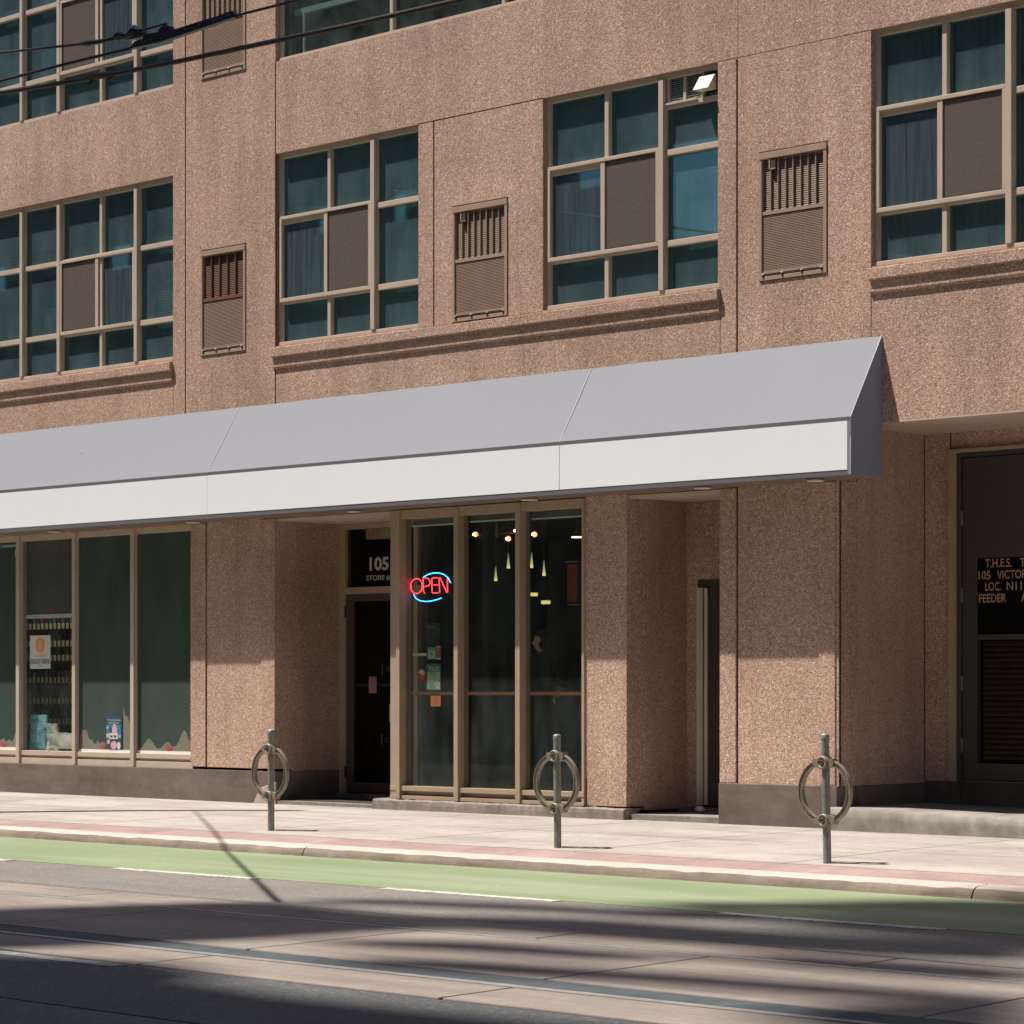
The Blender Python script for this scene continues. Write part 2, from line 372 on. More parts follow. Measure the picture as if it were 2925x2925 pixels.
def slab(xs0, xs1, zs0, zs1, holes, y0, y1):
    """vertical slab facing -Y with rectangular openings, reveals included"""
    xs = sorted({xs0, xs1} | {h[0] for h in holes if xs0 < h[0] < xs1} | {h[1] for h in holes if xs0 < h[1] < xs1})
    zs = sorted({zs0, zs1} | {h[2] for h in holes if zs0 < h[2] < zs1} | {h[3] for h in holes if zs0 < h[3] < zs1})
    nx, nz = len(xs) - 1, len(zs) - 1
    def solid(i, j):
        if i < 0 or j < 0 or i >= nx or j >= nz: return False
        cx, cz = (xs[i] + xs[i + 1]) / 2, (zs[j] + zs[j + 1]) / 2
        return not any(h[0] < cx < h[1] and h[2] < cz < h[3] for h in holes)
    mb = MB(); S = [[solid(i, j) for j in range(nz)] for i in range(nx)]
    def so_(i, j): return S[i][j] if 0 <= i < nx and 0 <= j < nz else False
    for i in range(nx):
        for j in range(nz):
            if not S[i][j]: continue
            a, b, c, d = xs[i], xs[i + 1], zs[j], zs[j + 1]
            mb.add([(a, y0, c), (b, y0, c), (b, y0, d), (a, y0, d)], [(0, 1, 2, 3)])
            mb.add([(a, y1, c), (b, y1, c), (b, y1, d), (a, y1, d)], [(3, 2, 1, 0)])
            if not so_(i - 1, j): mb.add([(a, y0, c), (a, y0, d), (a, y1, d), (a, y1, c)], [(0, 1, 2, 3)])
            if not so_(i + 1, j): mb.add([(b, y0, c), (b, y1, c), (b, y1, d), (b, y0, d)], [(0, 1, 2, 3)])
            if not so_(i, j - 1): mb.add([(a, y0, c), (a, y1, c), (b, y1, c), (b, y0, c)], [(0, 1, 2, 3)])
            if not so_(i, j + 1): mb.add([(a, y0, d), (b, y0, d), (b, y1, d), (a, y1, d)], [(0, 1, 2, 3)])
    return mb

# ------------------------------------------------------------------ ground, road, sidewalk
RZ = -.22
props(MB().box(-320, 320, -320, 320, -.9, -.5).build('ground', M_asph2), kind='structure')
def sheet(name, mat, x0, x1, y0, y1, z): return props(MB().box(x0, x1, y0, y1, z - .03, z).build(name, mat), kind='structure')
props(MB().box(-120, 60, -8.1, -4.2, -.5, RZ).build('road', M_asph), kind='structure')
props(MB().box(-120, 60, -12.75, -11.335, -.5, RZ - .002).build('road', M_asph2), kind='structure')
props(MB().box(-120, 60, -19.2, -12.785, -.5, RZ).build('road', M_asph3), kind='structure')
mb = MB(); mb.box(-120, 60, -23.4, -19.2, -.5, -.08); props(mb.build('far_sidewalk', M_walk), kind='structure')
sheet('bike_lane', M_green, -120, 60, -6.42, -4.262, RZ + .004)
mb = MB(); x = -18.3 - 3.3 * 25
while x < 50:
    mb.box(x, x + 1.8, -6.54, -6.43, RZ - .02, RZ + .008); x += 3.3
props(mb.build('lane_marking', M_line), kind='structure')
mb = MB()
mb.box(-14.6, -11.85, -11.50, -11.38, RZ - .02, RZ + .003); mb.box(-22.6, -19.85, -11.50, -11.38, RZ - .02, RZ + .003)
M_wline = plain('nearly_gone_paint', (.20, .20, .195), .8, 0, .5, 14)
props(mb.build('lane_marking', M_wline), kind='structure')
# concrete streetcar track panels, gaps between them are the joints
mb = MB(); js = [-14.42 + 2.37 * k for k in range(-30, 26)]
def skew(x, y): return x - .10 * (y + 10.5)
for a, b in zip(js, js[1:]):
    for y0, y1, sh in ((-8.66, -8.1, .9), (-10.33, -8.79, 0), (-11.3, -10.73, .12)):
        g = .012; jit = random.uniform(-.01, .01)
        q = [(skew(a, y0) + sh + g, y0), (skew(b, y0) + sh - g, y0), (skew(b, y1) + sh - g, y1), (skew(a, y1) + sh + g, y1)]
        mb.prism(q, 'z', -.5, RZ + .004)
props(mb.build('track_slab', M_track, bevel=.008), kind='structure')
props(MB().box(-120, 60, -13.0, -8.1, -.5, -.26).build('track_bed', M_groove), kind='structure')
for yc, s in ((-8.735, 1), (-10.665, -1)):
    mb = MB(); mb.box(-120, 60, yc - .035, yc + .03, -.4, RZ + .006); mb.box(-120, 60, yc + .03 if s < 0 else yc - .045, yc + .04 if s < 0 else yc - .035, -.4, RZ - .03)
    props(mb.build('rail', M_rail, bevel=.006), kind='structure')
mb = MB(); N = 260; x0 = -40; dx = 48 / N; vs = []; fs = []
for i in range(N + 1):
    X = x0 + i * dx; j = .025 * math.sin(X * 3.1) + .02 * math.sin(X * 7.7 + 1) + random.uniform(-.012, .012)
    vs += [(X, -10.60, RZ + .001), (X, -10.41 + j, RZ + .006), (X, -10.335, RZ - .004)]
for i in range(N): b = i * 3; fs += [(b, b + 3, b + 4, b + 1), (b + 1, b + 4, b + 5, b + 2)]
mb.add(vs, fs); mb.box(-40, 8, -10.62, -10.33, -.4, RZ - .012)
props(mb.build('rail_bedding', M_bluestrip), kind='structure')

# sidewalk: panels with tooled joints, gently falling to the kerb
def wz(y): return .024 * y
mb = MB(); jx = [-13.42 + 2.26 * k for k in range(-40, 26)]
for a, b in zip(jx, jx[1:]):
    for y0, y1 in ((-3.62, -1.93), (-1.915, 3.0)):
        g = .009
        mb.hexa([(a + g, y0, -.5), (b - g, y0, -.5), (b - g, y1, -.5), (a + g, y1, -.5), (a + g, y0, wz(y0)), (b - g, y0, wz(y0)), (b - g, y1, min(wz(y1), 0.0)), (a + g, y1, min(wz(y1), .0))])
props(mb.build('sidewalk', M_walk), kind='structure')
props(MB().box(-120, 60, -3.63, 2.9, -.6, -.11).build('sidewalk_base', M_groove), kind='structure')
mb = MB(); mb.hexa([(-120, -4.02, -.5), (60, -4.02, -.5), (60, -3.625, -.5), (-120, -3.625, -.5), (-120, -4.02, -.124), (60, -4.02, -.124), (60, -3.625, -.089), (-120, -3.625, -.089)])
props(mb.build('brick_strip', M_brick), kind='structure')
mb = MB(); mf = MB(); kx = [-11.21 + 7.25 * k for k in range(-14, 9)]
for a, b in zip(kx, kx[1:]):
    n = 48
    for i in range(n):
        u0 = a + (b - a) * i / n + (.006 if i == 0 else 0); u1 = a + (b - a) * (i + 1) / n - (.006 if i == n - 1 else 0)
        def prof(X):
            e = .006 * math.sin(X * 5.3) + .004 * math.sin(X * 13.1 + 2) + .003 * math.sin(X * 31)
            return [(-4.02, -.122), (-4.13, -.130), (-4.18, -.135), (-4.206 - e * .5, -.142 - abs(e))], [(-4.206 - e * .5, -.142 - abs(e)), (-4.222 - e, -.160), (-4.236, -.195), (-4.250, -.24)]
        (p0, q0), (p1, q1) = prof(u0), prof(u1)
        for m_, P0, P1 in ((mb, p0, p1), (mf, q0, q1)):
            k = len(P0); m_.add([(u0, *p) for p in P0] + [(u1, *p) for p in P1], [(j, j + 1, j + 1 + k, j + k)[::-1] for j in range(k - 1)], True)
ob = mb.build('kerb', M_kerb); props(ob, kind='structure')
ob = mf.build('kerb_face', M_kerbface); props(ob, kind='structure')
props(MB().box(-120, 60, -4.2, -4.02, -.5, -.155).build('kerb_base', M_plinth), kind='structure')

# ------------------------------------------------------------------ the building
B = thing('office_building', 'brown pebble-dash office building with teal windows above a long grey awning', 'building', (-20, 6, 0))
BL = Vector((-20, 6, 0))
def part(mb, name, mat, parent=None, bevel=0):
    """part of the building, coordinates given in world space"""
    o = mb.build(name, mat, parent or B, bevel)
    if parent is None:
        for q in [o] + TWINS.get(o.name, []): q.location = -BL
    return o
J = .012
UP = 3.28
wins = [(-32.2, -25.58, 5.25, 7.468), (-23.713, -21.34, 5.25, 7.468), (-19.47, -17.10, 5.25, 7.468), (-15.243, -11.6, 5.25, 7.468)]
upw = [(-32.2, -25.58, 8.53, 10.75), (-23.713, -17.10, 8.53, 10.75), (-15.243, -11.6, 8.53, 10.75)]
lv = [(-25.06, -24.227, 5.245, 6.505), (-25.06, -24.227, 8.525, 9.785), (-20.81, -19.971, 5.245, 6.505), (-16.582, -15.746, 5.245, 6.505), (-16.582, -15.746, 8.525, 9.785)]
joints = [(-25.348 - J, -25.348 + J, 3.2, 14.1), (-23.713 - J, -23.713 + J, 3.2, 8.53), (-25.58 - .004, -25.58 + .004, 3.2, 5.25), (-16.858 - J, -16.858 + J, 3.2, 7.455),
          (-17.07 - .004, -17.07 + .004, 3.2, 5.0), (-16.845 - .003, -16.845 + .003, 7.455, 14), (-15.24 - .005, -15.24 + .005, 3.2, 5.25), (-21.101 - J, -21.101 + J, 5.23, 7.468),
          (-21.34, -19.47, 7.463, 7.476), (-17.1, -15.243, 7.464, 7.471), (-21.34, -19.47, 5.236, 5.242), (-11.6, -9, 7.464, 7.471)]
wall = slab(-60, 6, 3.27, 14, wins + upw + lv + joints + [(-15.612, 6.1, 3.2, 3.79)], 0, .26)
part(wall, 'facade_wall', M_wall)
sb = slab(-60, 6, 3.27, 14, wins + upw + lv + [(-15.612, 6.1, 3.2, 3.80)], .022, .024)
part(sb, 'joint_sealant', M_sealant)
# sill ledges, two steps
for n_, (a, b) in enumerate(((-32.3, -25.585), (-23.745, -17.07), (-15.243, -11.5))):
    mb = MB()
    mb.prism([(0, 5.235), (-.052, 5.225), (-.052, 5.128), (-.046, 5.120), (-.024, 5.120), (-.024, 5.008), (-.018, 4.998), (0, 4.985)][::-1], 'x', a, b)
    part(mb, 'sill_ledge', M_wall, bevel=.004)
# ground floor walls
gh = [(-45, -25.237, .2, 3.262), (-23.713, -21.768, .0, 3.27), (-21.768, -18.867, .0, 3.27), (-18.30, -17.067, 0, 3.27), (-15.62, 6.1, 0, 3.3),
      (-24.953 - J, -24.953 + J, .2, 3.3), (-16.855 - J, -16.855 + J, .2, 3.3)]
gw = slab(-60, -15.62, .375, 3.27, gh, 0, .26)
part(gw, 'ground_floor_wall', M_wall)
mb = MB(); mb.box(-25.2, -23.75, .024, .03, .38, 3.26); mb.box(-17.03, -15.66, .024, .03, .38, 3.26); part(mb, 'joint_sealant', M_sealant)
mb = MB()
for a, b in ((-25.237, -24.962), (-23.945, -23.713), (-17.067, -16.864), (-15.845, -15.655)): mb.box(a, b, -.014, 0, .38, 3.262)
mb.box(-18.84, -18.303, -.003, .262, .10, .376)
part(mb, 'pier_strip', M_wall)
mb = MB()  # side walls of the recesses
mb.box(-23.95, -23.713, .262, 1.0, .345, 3.235)      # entrance recess, left wall
mb.box(-18.45, -18.285, .262, .92, .06, 3.23)        # service recess, left wall
mb.box(-17.067, -16.8, .262, 1.6, .06, 3.23)
mb.box(-18.45, -17.0, .92, 1.15, 2.42, 3.23)         # above the service door
mb.box(-18.285, -18.12, .92, 1.10, .06, 2.42)
mb.box(-15.9, -15.60, .262, 1.36, .375, 3.79); mb.box(-15.64, -15.602, .032, .262, .375, 3.27)        # garage recess, left wall
mb.box(-15.61, -15.28, 1.36, 1.6, .40, 3.79)
mb.box(-15.28, 5.9, 1.36, 1.6, 3.62, 3.79)
mb.box(-12.0, 5.9, 1.36, 1.6, .02, 3.62)
mb.box(5.7, 5.95, .262, 1.36, .0, 3.79); mb.box(-9.2, -8.4, 0.0, .30, .02, 3.77)
part(mb, 'recess_wall', M_wall)
mb = MB(); mb.box(-15.619, -15.6165, .012, .030, .38, 3.27); mb.box(-15.292, -15.284, 1.352, 1.36, .4, 3.79); mb.box(-15.604, -15.597, 1.352, 1.362, .4, 3.79)
part(mb, 'joint_sealant', M_sealant)
mb = MB(); mb.box(-23.9, -21.6, 0.02, 1.02, 3.235, 3.262); mb.box(-18.4, -17.0, .02, 1.0, 3.232, 3.262); mb.box(-15.62, 5.95, .262, 1.6, 3.79, 3.86); mb.box(-15.60, 6, .0, .262, 3.775, 3.789)
part(mb, 'recess_soffit', M_soffit)
# plinth
mb = MB()
mb.box(-60, -23.713, -.006, .3, -.2, .345); mb.box(-23.95, -23.708, .27, 1.02, -.1, .345)
mb.box(-17.07, -15.62, -.03, .3, -.2, .375); mb.box(-15.9, -15.595, .27, 1.36, -.1, .372); mb.box(-15.6, -15.2, 1.352, 1.6, -.1, .40)
mb.box(-15.28, -9, 1.40, 1.6, -.1, .395)
part(mb, 'plinth', M_plinth, bevel=.006)
mb = MB(); mb.hexa([(-24.13, -.02, -.1), (-23.69, -.02, -.1), (-23.70, .02, -.1), (-24.13, .02, -.1), (-23.98, -.013, .15), (-23.70, -.013, .225), (-23.70, .02, .225), (-23.98, .02, .15)])
part(mb, 'plinth_repair', M_patch, bevel=.01)
mb = MB(); n = 90; vs = []; rc_ = random.Random(2)   # uneven concrete curb below the shopfront
for i in range(n + 1):
    X = -21.98 + 3.72 * i / n; e = rc_.uniform(0, .007) + .006 * math.sin(X * 4); h = .086 + rc_.uniform(-.006, .003)
    vs += [(X, -.090 - e, -.1), (X, -.086 - e, .03), (X, -.078 - e * 1.6, h - .012), (X, -.055, h), (X, .2, h + .003)]
fs = [(i * 5 + j, (i + 1) * 5 + j, (i + 1) * 5 + j + 1, i * 5 + j + 1) for i in range(n) for j in range(4)] + [(0, 1, 2, 3, 4), tuple(n * 5 + k for k in (4, 3, 2, 1, 0))]
mb.add(vs, fs)
part(mb, 'curb', plain('curb_concrete', (.21, .175, .15), .9, 0, .25, 6, .3), bevel=.004)
mb = MB(); mb.box(-23.71, -21.7, .0, 1.3, -.1, .012); mb.box(-23.71, -21.78, .93, 1.3, .0, .07); mb.box(-18.29, -17.06, .0, 1.2, -.1, .03); mb.box(-18.29, -17.06, .80, 1.2, 0, .075)
part(mb, 'recess_floor', M_step)
mb = MB(); n = 330; vs = []   # rough raised step of the garage recess
for i in range(n + 1):
    X = -15.62 + 21.5 * i / n; t0 = max(.182 - .0165 * (X + 15.62), .03) ; e = rc_.uniform(-.002, .002) + .008 * math.sin(X * 3)
    vs += [(X, -.215 + e, -.2), (X, -.212 + e + .004 * math.sin(X * 11), t0 * .45), (X, -.20 + e * 1.5, t0 - .016 + rc_.uniform(-.003, .003)), (X, -.165 + e, t0), (X, 1.4, t0)]
fs = [(i * 5 + j, (i + 1) * 5 + j, (i + 1) * 5 + j + 1, i * 5 + j + 1) for i in range(n) for j in range(4)]
mb.add(vs, fs, True); mb.add(vs[:5], [(0, 1, 2, 3, 4)])
part(mb, 'raised_step', M_step)
# dark interior behind the upper windows and roof
mb = MB(); mb.box(-60, 6, 2.6, 12, 3.35, 14); mb.box(-60, 6, .27, 2.6, 7.75, 8.35); mb.box(-60, 6, .27, 2.6, 3.9, 4.9); mb.box(-60, 6, .27, 2.6, 11.0, 14)
part(mb, 'floor_slab', M_dark)
mb = MB(); mb.box(-60.2, -60, 0, 12, 0, 14); mb.box(6, 6.2, 0, 12, 0, 14); part(mb, 'end_wall', M_wall)
mb = MB()
mb.box(-60, -15.9, 6.0, 6.3, 0, 3.5); mb.box(-60, -15.7, .3, 6.2, 3.27, 3.36); mb.box(-25.25, -25.05, .27, 6, 0, 3.27); mb.box(-60, -15.9, .15, 6.0, -.05, .02)
mb.box(-16.8, -15.9, 1.6, 6, 0, 3.3); mb.box(-60, -45, .27, 6, 0, 3.3)
part(mb, 'interior_wall', M_room)

# ---------------- upper windows
FY = .045
def window(x0, x1, z0, z1, mull, trans, sash=None, blind='roller', vent=None, gm=None, cut=None):
    """mull: (x,width,proud) verticals; trans: (za,zb); sash: (xa,xm,xb,screen side); one window unit"""
    mb = MB()
    mb.box(x0, x1, FY, .17, z1 - .055, z1); mb.box(x0, x1, FY - .012, .17, z0, z0 + .042)
    mb.box(x0, x0 + .05, FY + .003, .17, z0 + .03, z1 - .05); mb.box(x1 - .03, x1, FY + .003, .17, z0 + .03, z1 - .05)
    for x, wd, pr in mull: mb.box(x - wd / 2, x + wd / 2, FY - pr, .165, z0 + .042, z1 - .055)
    for za, zb, xa, xb in trans: mb.box(xa, xb, FY + .003, .16, za, zb)
    W = part(mb, 'window', M_frame, bevel=.004)
    def sub(mb_, name, mat, bevel=0): return mb_.build(name, mat, W, bevel)
    g = MB(); g.box(x0 + .04, x1 - .02, .098, .102, z0 + .03, z1 - .04)
    # cut the sash zone out of the fixed glass
    if sash:
        g = MB(); xa, xm, xb, side, za, zb = sash
        g.box(x0 + .04, xa, .098, .102, z0 + .03, z1 - .04) if xa - x0 > .1 else None
        g.box(xb, x1 - .02, .098, .102, z0 + .03, z1 - .04)
        g.box(max(xa, x0 + .04), xb, .098, .102, z0 + .03, za); g.box(max(xa, x0 + .04), xb, .098, .102, zb, z1 - .04)
        s = MB(); y0, y1 = .022, .12
        s.box(xa, xb, y0, y1, za, za + .045); s.box(xa, xb, y0, y1, zb - .04, zb)
        s.box(xa, xa + .035, y0, y1, za + .044, zb - .039); s.box(xb - .04, xb, y0, y1, za + .044, zb - .039)
        sub(s, 'opening_sash', M_frame, .004)
        s2 = MB(); l_, r_ = (xa + .035, xm), (xm, xb - .04); sc_, gl_ = (r_, l_) if side == 'R' else (l_, r_)
        s2.box(xm - .03, xm + .03, y0 + .006, y1, za + .045, zb - .04); sub(s2, 'sash_mullion', M_frame, .003)
        s3 = MB(); s3.box(gl_[0], gl_[1], .066, .070, za + .04, zb - .03); sub(s3, 'sash_glass', G_sash)
        s4 = MB(); s4.box(sc_[0], sc_[1], .040, .042, za + .04, zb - .03)
        f = .012; s5 = MB()
        a, b, c, d = sc_[0] + .03 * (side == 'R'), sc_[1] - .03 * (side == 'L'), za + .045, zb - .04
        s5.box(a, a + f, .034, .046, c, d); s5.box(b - f, b, .034, .046, c, d); s5.box(a, b, .034, .046, c, c + f); s5.box(a, b, .034, .046, d - f, d)
        sub(s4, 'insect_screen', M_screen); sub(s5, 'screen_frame', M_darkmetal)
        s6 = MB(); s6.box(sc_[0], sc_[1], .085, .089, za + .04, zb - .03); sub(s6, 'sash_glass', G_sash)
    if vent:
        va, vb, vz = vent
        g2 = MB()
        # rebuild the glass of the right column below the vent
    sub(g, 'glass_pane', gm or G_up)
    if blind == 'roller':
        b_ = MB(); b_.box(x0 + .03, x1 - .03, .185, .19, z0 - .05, z1 + .05); sub(b_, 'roller_blind', M_blind)
    elif blind == 'venetian':
        b_ = MB(); cols = [x0 + .04] + [m[0] for m in mull] + [x1]; z = z0
        while z < z1:
            for a, b in zip(cols, cols[1:]):
                t = .014
                b_.add([(a + .02, .188, z), (b - .02, .188, z), (b - .02, .198, z + .027), (a + .02, .198, z + .027)], [(0, 1, 2, 3)])
            z += .031
        sub(b_, 'venetian_blind', M_slat)
    elif blind == 'vertical':
        b_ = MB(); x = x0
        while x < x1:
            b_.add([(x, .20, z0 - .03), (x + .098, .178, z0 - .03), (x + .098, .178, z1), (x, .20, z1)], [(0, 1, 2, 3)]); x += .09
        sub(b_, 'vertical_blind', M_vslat)
    return W
TW = .06
def std(z): return (z + .46, z + .525), (z + 1.375, z + 1.435)
# left bay, both floors
for fl in (0, 1):
    x0, x1, z0, z1 = wins[0] if fl == 0 else upw[0]
    zb = 5.27 if fl == 0 else 8.548
    t = [(za, zb_, x0, x1) for za, zb_ in (std(z0 + .02))]
    mull = [(-26.335, .062, .028), (-27.055, .055, 0), (-27.90, .065, .028), (-28.69, .06, .028), (-29.43, .055, 0), (-30.2, .065, .028), (-30.95, .055, 0), (-31.6, .06, .028)]
    # the sliding pair sits in the middle row between the second and third posts
    m2 = [m for m in mull]
    window(x0, x1, z0 + .005, z1, m2, t, (-27.868, -27.12, -26.366, 'L', z0 + .50, z0 + 1.44), 'venetian' if fl == 0 else 'roller')
for (x0, x1, z0, z1), a, b, c, bl, side in ((wins[1], -22.845, -22.10, None, 'roller', 'R'), (wins[2], -18.615, -17.86, None, 'roller', 'R'), (wins[3], -14.445, -13.735, -12.3, 'vertical', 'R')):
    mull = [(a, .055, 0), (b, .065, .028)] + ([(c, .06, .028), (-13.0, .055, 0)] if c else [])
    tr = list(std(z0 + .02)); t = [(p, q, x0, x1) for p, q in tr]
    if a == -18.615: t.append((7.115, 7.165, -17.86, x1))
    window(x0, x1, z0 + .005, z1, mull, t, (x0 + .045, a - .04, b - .033, side, z0 + .50, z0 + 1.49), bl)
# third floor middle window: clear glass, no blind drawn
x0, x1, z0, z1 = upw[1]
W3 = window(x0, x1, z0, z1, [(-21.82, .05, 0), (-20.09, .05, 0), (-18.5, .05, 0)], [(9.9, 9.96, x0, x1)], None, None, gm=G_clear)
mb = MB(); mb.box(-23.6, -22.1, .19, .24, 9.08, 9.14); mb.box(-23.42, -23.39, .16, .19, 8.56, 9.08); mb.build('blind_rail', M_white, W3)
x0, x1, z0, z1 = upw[2]
window(x0, x1, z0, z1, [(-14.445, .055, 0), (-13.735, .065, .028), (-12.3, .06, .028)], [(p, q, x0, x1) for p, q in std(z0 + .02)], None, 'roller')
# louvred vent and dryer hood in the top right pane
VT = MB(); y = .035
VT.box(-17.83, -17.11, .104, .12, 7.165, 7.42)
vent_o = part(VT, 'window_vent', M_ventin)
mb = MB()
for x in (-17.815, -17.60, -17.36, -17.13): mb.box(x, x + .035, .06, .104, 7.165, 7.415)
mb.box(-17.83, -17.40, .035, .075, 7.150, 7.172)
mb.build('vent_frame', M_frame, vent_o)
mb = MB(); z = 7.185
while z < 7.40:
    for a, b in ((-17.78, -17.60), (-17.565, -17.36)): mb.add([(a, .072, z), (b, .072, z), (b, .10, z + .014), (a, .10, z + .014)], [(0, 1, 2, 3)])
    z += .021
mb.build('louvre_slats', M_white, vent_o)
mb = MB(); mb.hexa([(-17.365, -.075, 7.215), (-17.165, -.075, 7.215), (-17.165, .06, 7.215), (-17.365, .06, 7.215), (-17.365, .035, 7.372), (-17.165, .035, 7.372), (-17.165, .06, 7.372), (-17.365, .06, 7.372)])
mb.build('vent_hood', plain('weathered_hood_metal', (.50, .45, .40), .5, 0, .15, 9), vent_o, .006)

# air conditioner grilles
def grille(x0, x1, z0, z1, red=False, sensor=True):
    mb = MB(); f = .04; y0, y1 = -.012, .10; zm = z0 + (z1 - z0) * .515
    mb.box(x0 + .008, x0 + f, y0, y1, z0 + .005, z1 - .05); mb.box(x1 - f - .01, x1 - .010, y0, y1, z0 + .005, z1 - .05)
    mb.box(x0 + .008, x1 - .010, y0 - .004, y1, z1 - .078, z1 - .015)
    mb.box(x0 + .008, x1 - .01, y0, y1, z0 + .005, z0 + .045)
    G = part(mb, 'vent_grille', M_vent, bevel=.003)
    b = MB(); b.box(x0 + .03, x1 - .03, .085, .10, z0 + .04, z1 - .07); b.build('vent_backing', M_ventin, G)
    m1 = M_ventred if red else M_vent
    u = MB(); a, b_ = x0 + f + .008, x1 - f - .018; nb = 5 if red else 8
    for i in range(1, nb):
        x = a + (b_ - a) * i / nb; u.box(x - .005, x + .005, .0, .018, zm + .03, z1 - .085)
    u.box(a - .005, b_ + .005, -.004, .03, zm - .008, zm + .028)
    z = zm + .035
    while z < z1 - .09:
        u.add([(a, .018, z), (b_, .018, z), (b_, .027, z + .0145), (a, .027, z + .0145)], [(0, 1, 2, 3)]); z += .0205
    u.build('louvre_panel', m1, G)
    l_ = MB(); n = 34; zz0 = z0 + .10
    for i in range(n):
        z = zz0 + (zm - .012 - zz0) * i / n; l_.box(a, b_, .004, .010, z, z + .0088)
    for i in range(14):
        x = a + (b_ - a) * i / 13; l_.box(x - .003, x + .003, .012, .018, zz0 - .01, zm - .005)
    l_.box(a - .003, b_ + .003, -.002, .02, zz0 - .028, zz0 - .004)
    l_.build('lower_screen', M_vent, G)
    d = MB(); d.box(a - .005, b_ + .005, -.004, .05, z0 + .055, z0 + .068)
    for i in range(4):
        x = a + .01 + (b_ - a - .02) * i / 3; d.box(x - .006, x + .006, -.02, .0, z0 + .03, z0 + .062)
    d.build('drip_bar', M_darkmetal, G)
    c = MB()
    for i in range(4):
        x = a + .01 + (b_ - a - .02) * i / 3; c.box(x - .009, x + .009, -.024, -.004, z0 + .060, z0 + .074)
    c.build('clip', M_white, G)
    if sensor and not red:
        s = MB(); s.box(a + .10, a + .165, -.016, .0, z1 - .175, z1 - .10); s.build('sensor_box', M_darkmetal, G)
        s = MB(); s.box(a + .085, a + .10, -.018, .0, z1 - .18, z1 - .095); s.box(a + .10, a + .165, -.018, 0, z1 - .188, z1 - .176); s.build('sensor_bracket', M_vent, G)
for i, (a, b, c, d) in enumerate(lv): grille(a, b, c, d, red=(i == 0), sensor=(i in (2, 3)))

# ---------------- shop fronts (parts of the building)
def bar(mb, x0, x1, z0, z1, y0=.015, y1=.12): mb.box(x0, x1, y0, y1, z0, z1)
mb = MB()
bar(mb, -45, -25.237, 3.19, 3.262, .03); bar(mb, -45, -25.237, .455, .515, .02); bar(mb, -45, -25.237, .345, .422, .02)
mb.box(-45, -25.237, .06, .12, .42, .46)
posts = [-25.24 + .005, -26.375, -27.552, -28.735, -29.92, -31.1, -32.3, -33.5]
bar(mb, -25.262, -25.240, .35, 3.262, .03)
for x in posts[1:]: bar(mb, x - .035, x + .035, .35, 3.262, -.004)
SW = part(mb, 'shop_window', M_frame, bevel=.003)
mb = MB(); xs = [-25.26, -26.34, -26.41, -27.517, -28.77, -29.885, -29.955, -31.065]
mb.box(-26.35, -25.25, .06, .066, .50, 3.2); mb.box(-27.53, -26.40, .06, .066, .50, 3.2); mb.box(-45, -28.76, .06, .066, .50, 3.2)
mb.build('filmed_glass', G_film, SW)
mb = MB(); mb.box(-28.71, -27.58, .06, .066, .50, 3.2); mb.build('clear_glass', G_shop, SW)
mb = MB()
for a, b in ((-26.34, -25.26), (-27.51, -26.41), (-30, -28.77)): mb.box(a, b, .05, .058, .512, .548)
mb.build('sill_strip', M_white, SW)
mb = MB()   # roller blind half down behind the clear pane and a rail under it
mb.box(-28.73, -27.60, .12, .125, 2.25, 3.2); mb.build('roller_blind', plain('grey_blind', (.10, .095, .088), .8, 0, .15, 2), SW)
mb = MB(); mb.box(-28.735, -27.60, .105, .135, 2.20, 2.25); mb.build('blind_rail', M_white, SW)
# torn remains of window film along the bottom
M_torn = plain('torn_film_backing', (.165, .16, .12), .8, 0, .12, 9)
for a, b, seed in ((-27.50, -26.95, 1), (-26.62, -26.42, 2), (-26.32, -25.3, 3), (-29.4, -28.78, 4)):
    rr = random.Random(seed); n = int((b - a) / .035); top = []
    for i in range(n + 1):
        u = i / n; h = .09 + .17 * max(0, math.sin(u * 5.5 + seed * .6)) ** 2 * (1 - .3 * u) + .02 * math.sin(u * 31) + rr.uniform(-.012, .018)
        if seed == 3: h = .02 + (.16 + rr.uniform(-.02, .03)) * (math.exp(-((u - .2) / .10)**2) * .8 + math.exp(-((u - .86) / .12)**2) * 1.25 + .5 * math.exp(-((u - .55) / .1)**2))
        if seed == 2: h = .50 - .25 * u + rr.uniform(-.04, .04)
        top.append((a + (b - a) * u, .548 + max(h, .01)))
    mb = MB(); poly = [(a, .545)] + top + [(b, .545)]
    for i in range(n):
        (xa, za), (xb, zb_) = top[i], top[i + 1]
        mb.add([(xa, .0585, .545), (xb, .0585, .545), (xb, .0585, zb_), (xa, .0585, za)], [(0, 1, 2, 3)])
    mb.build('torn_film', M_torn, SW)

# cafe window
mb = MB(); MF = -.045
bar(mb, -21.768, -18.867, 3.165, 3.262, -.03); bar(mb, -21.768, -18.867, .18, .236, MF + .02); bar(mb, -21.768, -18.867, .09, .130, MF + .02)
mb.box(-21.76, -18.87, .05, .12, .125, .185)
mb.box(-21.768, -21.65, -.02, .16, .09, 3.262); mb.box(-21.65, -21.594, -.045, .14, .09, 3.262)
mb.box(-20.752, -20.685, -.045, .12, .09, 3.24); mb.box(-19.833, -19.762, -.045, .12, .09, 3.262); mb.box(-18.905, -18.867, -.02, .12, .09, 3.262)
CW = part(mb, 'shop_window', M_frame2, bevel=.003)
mb = MB(); mb.box(-21.6, -18.9, .05, .056, .23, 3.17); mb.build('glass_pane', G_shop, CW)
mb = MB()
for a, b, z in ((-21.55, -20.78, 3.09), (-20.66, -19.86, 3.10), (-19.74, -18.93, 3.09)): mb.box(a, b, .12, .17, z - .0, z + .07)
